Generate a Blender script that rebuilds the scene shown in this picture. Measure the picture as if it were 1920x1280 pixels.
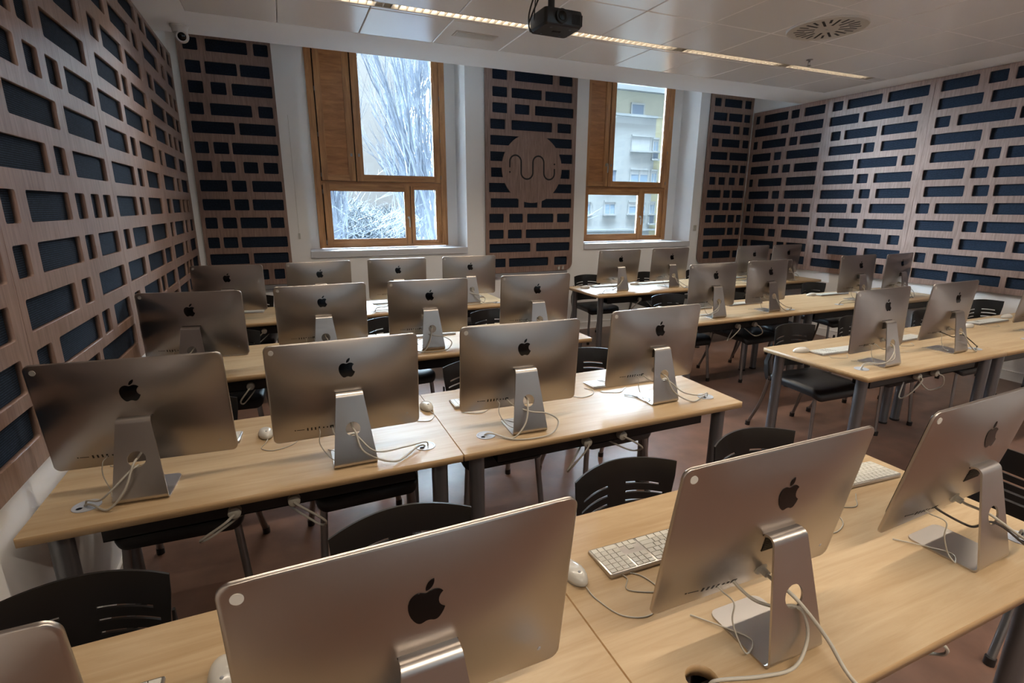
import bpy, bmesh, math, random
from mathutils import Vector, Matrix
for o in list(bpy.data.objects): bpy.data.objects.remove(o)
SC = bpy.context.scene; COL = SC.collection
R = math.radians; PI = math.pi
rnd = random.Random(7)

# ------------------------------------------------------------------ camera
CAMH = 1.6427
def cam_setup():
    p, y, r = R(14.591), R(23.3681), R(.2222)
    fw = Vector((math.sin(y)*math.cos(p), math.cos(y)*math.cos(p), -math.sin(p)))
    rt = Vector((math.cos(y), -math.sin(y), 0)); up = rt.cross(fw)
    r2 = rt*math.cos(r)+up*math.sin(r); u2 = -rt*math.sin(r)+up*math.cos(r)
    cd = bpy.data.cameras.new('camera'); cd.sensor_width = 36; cd.lens = 970.526/1920*36
    cd.clip_start = .03; cd.clip_end = 600
    co = bpy.data.objects.new('camera', cd); COL.objects.link(co)
    m = Matrix.Identity(4)
    for i in range(3):
        m[i][0] = r2[i]; m[i][1] = u2[i]; m[i][2] = -fw[i]
    m[0][3] = 0; m[1][3] = 0; m[2][3] = CAMH
    co.matrix_world = m; SC.camera = co
    return co
cam_setup()

# ------------------------------------------------------------------ world, lamps, exposure
SC.view_settings.view_transform = 'Standard'; SC.view_settings.look = 'None'
SC.view_settings.gamma = 1; SC.view_settings.use_curve_mapping = False
SC.view_settings.exposure = 0.92
SKY = .40; LAMP_W = (27, 26, 58); LAMP_COL = (1, .86, .69)
w = bpy.data.worlds.new('overcast_sky'); SC.world = w; w.use_nodes = True
nt = w.node_tree; bg = nt.nodes['Background']
tc = nt.nodes.new('ShaderNodeTexCoord'); sx = nt.nodes.new('ShaderNodeSeparateXYZ')
# overcast sky: radiance rises from the horizon to three times as much overhead
mx = nt.nodes.new('ShaderNodeMath'); mx.operation = 'MAXIMUM'; mx.inputs[1].default_value = 0
ma = nt.nodes.new('ShaderNodeMath'); ma.operation = 'MULTIPLY_ADD'; ma.inputs[1].default_value = 2*SKY; ma.inputs[2].default_value = SKY
nt.links.new(tc.outputs['Generated'], sx.inputs[0]); nt.links.new(sx.outputs['Z'], mx.inputs[0]); nt.links.new(mx.outputs[0], ma.inputs[0])
bg.inputs['Color'].default_value = (.80, .91, 1, 1); nt.links.new(ma.outputs[0], bg.inputs['Strength'])
sun = bpy.data.lights.new('fill_sun', 'SUN'); sun.energy = 115; sun.angle = R(125); sun.color = (.68, .85, 1)  # wide sun lamp added to strengthen daylight indoors; no sun is in view
so_ = bpy.data.objects.new('fill_sun', sun); COL.objects.link(so_); so_.location = (0, 20, 20)
so_.rotation_euler = Vector((-.05, -1, -1.05)).to_track_quat('-Z', 'Y').to_euler()
XL, XR, YW, ZC = -.79, 6.42, 6.04, 2.966          # cladding faces of the side walls and window wall, ceiling height
YE, YG = 5.26, 4.69                                # ceiling edge before the window wall, edge of the metal tiles
YB = -2.8                                          # wall behind the camera
def area(name, loc, sx_, sy_, power, col, rot=(0, 0, 0)):
    l = bpy.data.lights.new(name, 'AREA'); l.shape = 'RECTANGLE'; l.size = sx_; l.size_y = sy_
    l.energy = power; l.color = col
    o = bpy.data.objects.new(name, l); o.location = loc; o.rotation_euler = rot; COL.objects.link(o)
    return o
LUM_Y = [4.01, 1.62, -.78]
for x0, x1, yy, rr in ((.244, 2.028, 6.52, -90), (3.66, 5.446, 6.52, -90), (.6, 2.6, YB-.36, 90), (3.6, 5.6, YB-.36, 90)):      # daylight portals in the window openings, added rear windows included
    l = area('window_portal', ((x0+x1)/2, yy, 2.3 if yy > 0 else 1.95), x1-x0, 2.4 if yy > 0 else 1.9, 1, (1, 1, 1), (R(rr), 0, 0))
    l.data.cycles.is_portal = True

# ------------------------------------------------------------------ materials
def newmat(name):
    m = bpy.data.materials.new(name); m.use_nodes = True
    return m, m.node_tree, m.node_tree.nodes['Principled BSDF']
def srgb(r, g, b):
    return tuple(((c/255)/12.92 if c/255 <= .04045 else ((c/255+.055)/1.055)**2.4) for c in (r, g, b))
def flat(name, c, rough=.5, metal=0, spec=.5, noise=0, nscale=20, bump=0, bscale=200, coat=0):
    m, t, b = newmat(name)
    b.inputs['Base Color'].default_value = (*srgb(*c), 1)
    b.inputs['Roughness'].default_value = rough; b.inputs['Metallic'].default_value = metal
    b.inputs['Specular IOR Level'].default_value = spec
    if coat: b.inputs['Coat Weight'].default_value = coat; b.inputs['Coat Roughness'].default_value = .1
    co = t.nodes.new('ShaderNodeTexCoord')
    if noise:
        n = t.nodes.new('ShaderNodeTexNoise'); n.inputs['Scale'].default_value = nscale; n.inputs['Detail'].default_value = 4
        r = t.nodes.new('ShaderNodeValToRGB'); a = srgb(*c)
        r.color_ramp.elements[0].position = .3; r.color_ramp.elements[1].position = .7
        r.color_ramp.elements[0].color = (*[v*(1-noise) for v in a], 1); r.color_ramp.elements[1].color = (*[min(1, v*(1+noise)) for v in a], 1)
        t.links.new(co.outputs['Object'], n.inputs['Vector']); t.links.new(n.outputs['Fac'], r.inputs[0]); t.links.new(r.outputs[0], b.inputs['Base Color'])
    if bump:
        n2 = t.nodes.new('ShaderNodeTexNoise'); n2.inputs['Scale'].default_value = bscale; n2.inputs['Detail'].default_value = 3
        bp = t.nodes.new('ShaderNodeBump'); bp.inputs['Strength'].default_value = bump; bp.inputs['Distance'].default_value = .002
        t.links.new(co.outputs['Object'], n2.inputs['Vector']); t.links.new(n2.outputs['Fac'], bp.inputs['Height']); t.links.new(bp.outputs[0], b.inputs['Normal'])
    return m
def wood(name, dark, light, stretch, rough=.45, scale=3, bump=.1, spec=.5, mott=0):
    """stretch: texture scale per axis (small = long grain along that axis)"""
    m, t, b = newmat(name)
    co = t.nodes.new('ShaderNodeTexCoord'); mp = t.nodes.new('ShaderNodeMapping'); mp.inputs['Scale'].default_value = stretch
    t.links.new(co.outputs['Object'], mp.inputs[0])
    n = t.nodes.new('ShaderNodeTexNoise'); n.inputs['Scale'].default_value = scale; n.inputs['Detail'].default_value = 8; n.inputs['Roughness'].default_value = .65; n.inputs['Distortion'].default_value = .6
    t.links.new(mp.outputs[0], n.inputs['Vector'])
    r = t.nodes.new('ShaderNodeValToRGB'); r.color_ramp.elements[0].position = .32; r.color_ramp.elements[1].position = .68
    r.color_ramp.elements[0].color = (*srgb(*dark), 1); r.color_ramp.elements[1].color = (*srgb(*light), 1)
    t.links.new(n.outputs['Fac'], r.inputs[0]); last = r.outputs[0]
    if mott:
        n3 = t.nodes.new('ShaderNodeTexNoise'); n3.inputs['Scale'].default_value = 1.6; n3.inputs['Detail'].default_value = 3
        t.links.new(co.outputs['Object'], n3.inputs['Vector'])
        mx = t.nodes.new('ShaderNodeMix'); mx.data_type = 'RGBA'; mx.blend_type = 'MULTIPLY'; mx.inputs['Factor'].default_value = mott
        t.links.new(last, mx.inputs['A']); t.links.new(n3.outputs['Color'], mx.inputs['B'])
        r3 = t.nodes.new('ShaderNodeValToRGB'); r3.color_ramp.elements[0].position = .3; r3.color_ramp.elements[1].position = .7
        r3.color_ramp.elements[0].color = (.62, .6, .6, 1); r3.color_ramp.elements[1].color = (1, 1, 1, 1)
        t.links.new(n3.outputs['Fac'], r3.inputs[0]); t.links.new(r3.outputs[0], mx.inputs['B']); last = mx.outputs['Result']
    t.links.new(last, b.inputs['Base Color'])
    b.inputs['Roughness'].default_value = rough; b.inputs['Specular IOR Level'].default_value = spec
    bp = t.nodes.new('ShaderNodeBump'); bp.inputs['Strength'].default_value = bump; bp.inputs['Distance'].default_value = .001
    t.links.new(n.outputs['Fac'], bp.inputs['Height']); t.links.new(bp.outputs[0], b.inputs['Normal'])
    return m
def weave(name, c, c2, sc=260):
    m, t, b = newmat(name)
    co = t.nodes.new('ShaderNodeTexCoord')
    w1 = t.nodes.new('ShaderNodeTexWave'); w1.bands_direction = 'Z'; w1.inputs['Scale'].default_value = sc/6.28; w1.inputs['Distortion'].default_value = 1.2
    n = t.nodes.new('ShaderNodeTexNoise'); n.inputs['Scale'].default_value = 90; n.inputs['Detail'].default_value = 5
    mu = t.nodes.new('ShaderNodeMath'); mu.operation = 'MULTIPLY'
    r = t.nodes.new('ShaderNodeValToRGB'); r.color_ramp.elements[0].color = (*srgb(*c), 1); r.color_ramp.elements[1].color = (*srgb(*c2), 1)
    t.links.new(co.outputs['Object'], w1.inputs['Vector']); t.links.new(co.outputs['Object'], n.inputs['Vector'])
    t.links.new(w1.outputs['Fac'], mu.inputs[0]); t.links.new(n.outputs['Fac'], mu.inputs[1]); t.links.new(mu.outputs[0], r.inputs[0])
    t.links.new(r.outputs[0], b.inputs['Base Color']); b.inputs['Roughness'].default_value = .9; b.inputs['Specular IOR Level'].default_value = .15
    return m
def glassmat():
    m, t, b = newmat('window_glass'); out = t.nodes['Material Output']; t.nodes.remove(b)
    tr = t.nodes.new('ShaderNodeBsdfTransparent'); tr.inputs[0].default_value = (.96, .98, .985, 1)
    gl = t.nodes.new('ShaderNodeBsdfGlossy'); gl.inputs['Roughness'].default_value = .02
    fr = t.nodes.new('ShaderNodeFresnel'); fr.inputs[0].default_value = 1.45
    mx = t.nodes.new('ShaderNodeMixShader')
    t.links.new(fr.outputs[0], mx.inputs[0]); t.links.new(tr.outputs[0], mx.inputs[1]); t.links.new(gl.outputs[0], mx.inputs[2]); t.links.new(mx.outputs[0], out.inputs[0])
    return m
def emit(name, c, s):
    m, t, b = newmat(name)
    b.inputs['Base Color'].default_value = (.8, .8, .8, 1)
    b.inputs['Emission Color'].default_value = (*c, 1); b.inputs['Emission Strength'].default_value = s
    return m
M = dict(
 wall=flat('wall_paint', (242, 241, 240), .75, bump=.15, bscale=120),
 border=flat('ceiling_plaster', (240, 240, 242), .7, bump=.1, bscale=90),
 tile=flat('ceiling_metal_tile', (240, 238, 238), .22, spec=.9),
 tileback=flat('ceiling_gap', (70, 66, 64), .8),
 floor=flat('floor_vinyl', (104, 78, 66), .36, noise=.22, nscale=6, bump=.15, bscale=60),
 ply=wood('stained_plywood', (128, 103, 92), (168, 140, 126), (14, 14, 1.1), .42, 4, .15, mott=.75),
 fabric=weave('acoustic_fabric', (18, 25, 35), (54, 68, 88)),
 oak=wood('oak_frame', (148, 98, 56), (196, 142, 90), (9, 9, .8), .4, 3, .12),
 jointd=flat('joint_shade', (52, 34, 22), .6),  # shade of the sash joints given as a dark colour
 oakh=wood('oak_frame_rail', (148, 98, 56), (196, 142, 90), (.8, 9, 9), .4, 3, .12),
 shutter=wood('shutter_veneer', (146, 92, 50), (192, 132, 78), (1.4, 6, 9), .42, 2.2, .1),
 desk=wood('birch_laminate', (157, 132, 100), (175, 153, 122), (.8, 12, 12), .42, 3, .03, spec=.2),
 edge=wood('birch_edge', (156, 126, 90), (174, 146, 108), (1, 14, 14), .45, 3, .03),
 alu=flat('brushed_aluminium', (170, 163, 157), .33, metal=1),
 alu2=flat('stand_aluminium', (190, 185, 180), .33, metal=1),
 leg=flat('leg_grey_metal', (118, 120, 124), .35, metal=.8),
 chrome=flat('chair_steel', (140, 138, 138), .28, metal=.9),
 black=flat('black_plastic', (20, 18, 18), .42),
 blacks=flat('black_seat_vinyl', (22, 22, 25), .38, bump=.2, bscale=300),
 gloss=flat('black_gloss', (5, 5, 6), .14, spec=.3),
 dark=flat('dark_port', (14, 12, 11), .5),
 white=flat('white_plastic', (190, 187, 180), .28, coat=.3),
 key=flat('white_key', (188, 186, 178), .4),
 cord=flat('grey_white_cord', (166, 161, 150), .45),
 cordd=flat('dark_cord', (52, 46, 42), .5),
 grom=flat('grommet_grey', (158, 162, 170), .4),
 sill=flat('sill_paint', (206, 206, 210), .5),
 trunk=flat('trunking_grey', (138, 138, 142), .5),
 proj=flat('projector_black', (20, 21, 24), .35),
 vent=flat('vent_white', (196, 190, 182), .5),
 led=flat('dome_white', (200, 196, 192), .4),
 glass=glassmat(),
 lamp=emit('lamp_tube', (1, .86, .7), 7),
 refl=flat('luminaire_reflector', (176, 170, 160), .35, metal=.5),
)

# ------------------------------------------------------------------ mesh helpers
def link(name, me, parent=None, loc=None, rot=None, **props):
    o = bpy.data.objects.new(name, me); COL.objects.link(o)
    if parent is not None: o.parent = parent
    if loc is not None: o.location = loc
    if rot is not None: o.rotation_euler = rot
    for k, v in props.items(): o[k] = v
    return o
def thing(name, label, cat, loc=(0, 0, 0), rz=0, group=None):
    o = bpy.data.objects.new(name, None); COL.objects.link(o); o.location = loc; o.rotation_euler = (0, 0, rz)
    o.empty_display_size = .1
    o['label'] = label; o['category'] = cat
    if group: o['group'] = group
    return o
def dup(o, parent=None):
    c = o.copy(); COL.objects.link(c)
    if parent is not None: c.parent = parent
    for ch in list(o.children): dup(ch, c)
    return c
class MB:
    def __init__(s): s.v = []; s.f = []; s.mi = []; s.cur = 0
    def add(s, vs, fs):
        b = len(s.v); s.v += [tuple(v) for v in vs]; s.f += [tuple(b+i for i in f) for f in fs]; s.mi += [s.cur]*len(fs); return s
    def box(s, x0, x1, y0, y1, z0, z1, M_=None):
        vs = [Vector((x, y, z)) for x in (x0, x1) for y in (y0, y1) for z in (z0, z1)]
        if M_ is not None: vs = [M_ @ v for v in vs]
        return s.add(vs, [(0, 1, 3, 2), (4, 6, 7, 5), (0, 4, 5, 1), (2, 3, 7, 6), (0, 2, 6, 4), (1, 5, 7, 3)])
    def ring(s, pts3, close=True):
        return [tuple(p) for p in pts3]
    def loft(s, rings, capA=True, capB=True, closed=True):
        n = len(rings[0]); vs = [p for r in rings for p in r]; fs = []
        for i in range(len(rings)-1):
            for j in range(n if closed else n-1):
                k = (j+1) % n
                fs.append((i*n+j, i*n+k, (i+1)*n+k, (i+1)*n+j))
        if capA: fs.append(tuple(range(n-1, -1, -1)))
        if capB: fs.append(tuple((len(rings)-1)*n+j for j in range(n)))
        return s.add(vs, fs)
    def tube(s, path, r, n=8, r2=None, caps=True, squash=1):
        P = [Vector(p) for p in path]; rings = []; up = None
        for i, p in enumerate(P):
            t = (P[min(i+1, len(P)-1)]-P[max(i-1, 0)])
            if t.length < 1e-9: t = Vector((0, 0, 1))
            t.normalize()
            if up is None:
                up = Vector((0, 0, 1)) if abs(t.z) < .9 else Vector((0, 1, 0))
            a = t.cross(up); a.normalize(); up = a.cross(t); up.normalize()
            rr = r if r2 is None else r+(r2-r)*i/(len(P)-1)
            rings.append([p+(a*math.cos(2*PI*k/n)+up*math.sin(2*PI*k/n)*squash)*rr for k in range(n)])
        return s.loft(rings, caps, caps)
    def cyl(s, c, r, z0, z1, n=20, r1=None):
        r1 = r if r1 is None else r1
        return s.loft([[(c[0]+q*math.cos(2*PI*k/n), c[1]+q*math.sin(2*PI*k/n), z) for k in range(n)] for q, z in ((r, z0), (r1, z1))])
    def lathe(s, prof, n=24, M_=None):
        rs = [[(r*math.cos(2*PI*k/n), r*math.sin(2*PI*k/n), z) for k in range(n)] for r, z in prof]
        if M_ is not None: rs = [[M_ @ Vector(p) for p in r] for r in rs]
        return s.loft(rs, prof[0][0] == 0 or abs(prof[0][0]-prof[-1][0]) > 1e-6, prof[-1][0] == 0 or abs(prof[0][0]-prof[-1][0]) > 1e-6)
    def mesh(s, name, mats, smooth=None):
        me = bpy.data.meshes.new(name); me.from_pydata(s.v, [], s.f)
        for m in (mats if isinstance(mats, (list, tuple)) else [mats]): me.materials.append(m)
        for i, p in enumerate(me.polygons): p.material_index = s.mi[i]
        bm = bmesh.new(); bm.from_mesh(me); bmesh.ops.recalc_face_normals(bm, faces=bm.faces); bm.to_mesh(me); bm.free()
        if smooth is not None: smooth_(me, smooth)
        me.update(); return me
    def build(s, name, mats, parent=None, smooth=None, **k):
        return link(name, s.mesh(name, mats, smooth), parent, **k)
def smooth_(me, ang):
    me.polygons.foreach_set('use_smooth', [True]*len(me.polygons))
    bm = bmesh.new(); bm.from_mesh(me)
    for e in bm.edges:
        if len(e.link_faces) == 2 and e.calc_face_angle(0) > R(ang): e.smooth = False
    bm.to_mesh(me); bm.free()
def crom(pts, n=6):
    P = [Vector(p) for p in pts]; P = [P[0]*2-P[1]]+P+[P[-1]*2-P[-2]]; out = []
    for i in range(1, len(P)-2):
        for k in range(n):
            t = k/n; a, b, c, d = P[i-1:i+3]
            out.append(.5*((2*b)+(c-a)*t+(2*a-5*b+4*c-d)*t*t+(3*b-a-3*c+d)*t**3))
    out.append(P[-2]); return out
def rrect(x0, x1, y0, y1, r, n=4):
    if not isinstance(r, (list, tuple)): r = [r]*4      # order: x1y0, x1y1, x0y1, x0y0
    out = []
    for (cx, cy, a0), q in zip(((x1, y0, -90), (x1, y1, 0), (x0, y1, 90), (x0, y0, 180)), r):
        if q <= 0: out.append((cx, cy)); continue
        ox = cx-q if cx == x1 else cx+q; oy = cy-q if cy == y1 else cy+q
        for k in range(n+1):
            a = R(a0+90*k/n); out.append((ox+q*math.cos(a), oy+q*math.sin(a)))
    return out
def plate(outline, holes, t, name='plate'):
    """flat plate in XY with holes, thickness t centred on z = 0, as a mesh"""
    cu = bpy.data.curves.new(name, 'CURVE'); cu.dimensions = '2D'; cu.fill_mode = 'BOTH'; cu.extrude = t/2
    for pl in [outline]+list(holes):
        sp = cu.splines.new('POLY'); sp.points.add(len(pl)-1)
        for i, (x, y) in enumerate(pl): sp.points[i].co = (x, y, 0, 1)
        sp.use_cyclic_u = True
    o = bpy.data.objects.new(name, cu); COL.objects.link(o)
    dg = bpy.context.evaluated_depsgraph_get(); dg.update()
    me = bpy.data.meshes.new_from_object(o.evaluated_get(dg)); me.name = name
    bpy.data.objects.remove(o); bpy.data.curves.remove(cu)
    bm = bmesh.new(); bm.from_mesh(me); bmesh.ops.remove_doubles(bm, verts=bm.verts, dist=1e-6); bmesh.ops.recalc_face_normals(bm, faces=bm.faces); bm.to_mesh(me); bm.free()
    me.materials.clear()
    return me
def xform(me, f):
    for v in me.vertices: v.co = f(v.co)
    me.update()
    bm = bmesh.new(); bm.from_mesh(me); bmesh.ops.recalc_face_normals(bm, faces=bm.faces); bm.to_mesh(me); bm.free()
def cuts(me, axis, vals):
    bm = bmesh.new(); bm.from_mesh(me); no = [0, 0, 0]; no[axis] = 1
    for v in vals:
        co = [0, 0, 0]; co[axis] = v
        bmesh.ops.bisect_plane(bm, geom=bm.verts[:]+bm.edges[:]+bm.faces[:], plane_co=co, plane_no=no)
    bm.to_mesh(me); bm.free()

# ------------------------------------------------------------------ room shell
WT = .45
def structure(o): o['kind'] = 'structure'; return o
YO = 6.48                                        # outer face of the window wall
YWW, XLW, XRW = YW+.03, XL-.03, XR+.03            # painted wall planes behind the cladding
structure(MB().box(XLW-.3, XRW+.3, YB-.3, YO, -.2, 0).build('floor', M['floor']))
wins = [(.244, 2.028), (3.66, 5.446)]; ZS = 1.165; ZT = 3.42
m = MB(); xs = [XLW-.3, .244, 2.028, 3.66, 5.446, XRW+.3]
for i in range(0, 5, 2): m.box(xs[i], xs[i+1], YWW, YO, 0, 3.7)
for a, b in wins: m.box(a, b, YWW, YO, 0, ZS-.07); m.box(a, b, YWW, YO, ZT, 3.7)
structure(m.build('wall_window_side', M['wall']))
structure(MB().box(XLW-.3, XLW, YB-.3, YWW, 0, 3.7).build('wall_left', M['wall']))
structure(MB().box(XRW, XRW+.3, YB-.3, YWW, 0, 3.7).build('wall_right', M['wall']))
m = MB(); xs = [XLW, .6, 2.6, 3.6, 5.6, XRW]
for i in range(0, 5, 2): m.box(xs[i], xs[i+1], YB-.3, YB, 0, 3.7)
for a, b in ((.6, 2.6), (3.6, 5.6)): m.box(a, b, YB-.3, YB, 0, 1); m.box(a, b, YB-.3, YB, 2.9, 3.7)  # openings for the added rear windows
structure(m.build('wall_back', M['ply']))  # unseen wall; plywood chosen to darken its reflection in the computers
structure(MB().box(XLW-.3, XRW+.3, YB-.3, YO, 3.7, 3.9).build('ceiling_slab', M['wall']))
for n, (a, b, c, d) in dict(baseboard_window_side=(XLW, XRW, YWW-.014, YWW), baseboard_left=(XLW, XLW+.014, YB, YWW), baseboard_right=(XRW-.014, XRW, YB, YWW), baseboard_back=(XLW, XRW, YB, YB+.014)).items():
    structure(MB().box(a, b, c, d, 0, .085).box(a, b, c, d, .088, .095).build(n, M['wall']))
# suspended ceiling: plaster border, metal tiles and a lamp strip between two tile rows
TX = [-.495+.594*i for i in range(12)]
TX[-1] = 6.06
ceil_ = MB()
ceil_.box(XLW, XRW, YG, YE, ZC, ZC+.12); ceil_.box(XLW, TX[0], YB, YG, ZC, ZC+.12); ceil_.box(TX[-1], XRW, YB, YG, ZC, ZC+.12)
ce = [YB]+[q for l in sorted(LUM_Y) for q in (l-.047, l+.047)]+[YG]
for i in range(0, len(ce), 2): ceil_.box(TX[0], TX[-1], ce[i], ce[i+1], ZC+.1, ZC+.12)
ceiling = structure(ceil_.build('ceiling', M['border']))
def tile_mesh(w, d):
    m = MB(); b = .006; g = .0018
    rings = []
    for x0, x1, y0, y1, z in ((g, w-g, g, d-g, ZC+.03), (g, w-g, g, d-g, ZC+.004), (g+b, w-g-b, g+b, d-g-b, ZC)):
        rings.append([(x0, y0, z), (x1, y0, z), (x1, y1, z), (x0, y1, z)])
    m.loft(rings); return m.mesh('ceiling_tile', M['tile'])
rowsY = []; lo = []
y = YG; li = 0
while y > YB+.05:
    nxt = y-.594
    ly = next((q for q in LUM_Y if nxt < q+.045 <= y-.02), None)
    if ly is not None:
        rowsY.append((ly+.045, y)); y = ly-.045
    else:
        nxt = max(nxt, YB); rowsY.append((nxt, y)); y = nxt
cache = {}
for (a, b) in rowsY:
    for i in range(11):
        k = (round(TX[i+1]-TX[i], 3), round(b-a, 3))
        if k not in cache: cache[k] = tile_mesh(*k)
        link('ceiling_tile', cache[k], ceiling, (TX[i], a, 0))
for j, ly in enumerate(LUM_Y):
    nm = ['slim strip lamp in the metal ceiling by the windows', 'slim strip lamp in the metal ceiling over the middle desks', 'slim strip lamp in the metal ceiling over the entrance end'][j]
    t = thing('strip_lamp', nm, 'lamp', (0, ly, ZC), 0, 'recessed strip lamps')
    x0, x1 = TX[0]+.05, 5.86
    MB().box(x0, x1, -.045, -.041, .001, .056).box(x0, x1, .041, .045, .001, .056).box(x0, x1, -.045, .045, .052, .056).box(x0-.004, x0, -.045, .045, .001, .056).box(x1, x1+.004, -.045, .045, .001, .056).build('channel', M['refl'], t)
    MB().box(TX[0], x0-.006, -.044, .044, 0, .01).box(x1+.006, TX[-1], -.044, .044, 0, .01).build('blanking_strip', M['tile'], t)
    bl = MB().box(-.0015, .0015, -.0405, .0405, .003, .026).mesh('louvre_blade', M['refl'])
    n = int((x1-x0)/.055)
    for k in range(1, n): link('louvre_blade', bl, t, (x0+k*(x1-x0)/n, 0, 0))
    tb = MB()
    for k in range(5):
        a = x0+.05+k*(x1-x0)/5; tb.tube([(a, 0, .036), (a+(x1-x0)/5-.16, 0, .036)], .008, 8)
    tb.build('lamp_tube', M['lamp'], t)
    a = area('lamp_light', ((x0+x1)/2, ly, ZC-.002), x1-x0-.1, .07, LAMP_W[j], LAMP_COL); a.data.spread = R(128)

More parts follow.
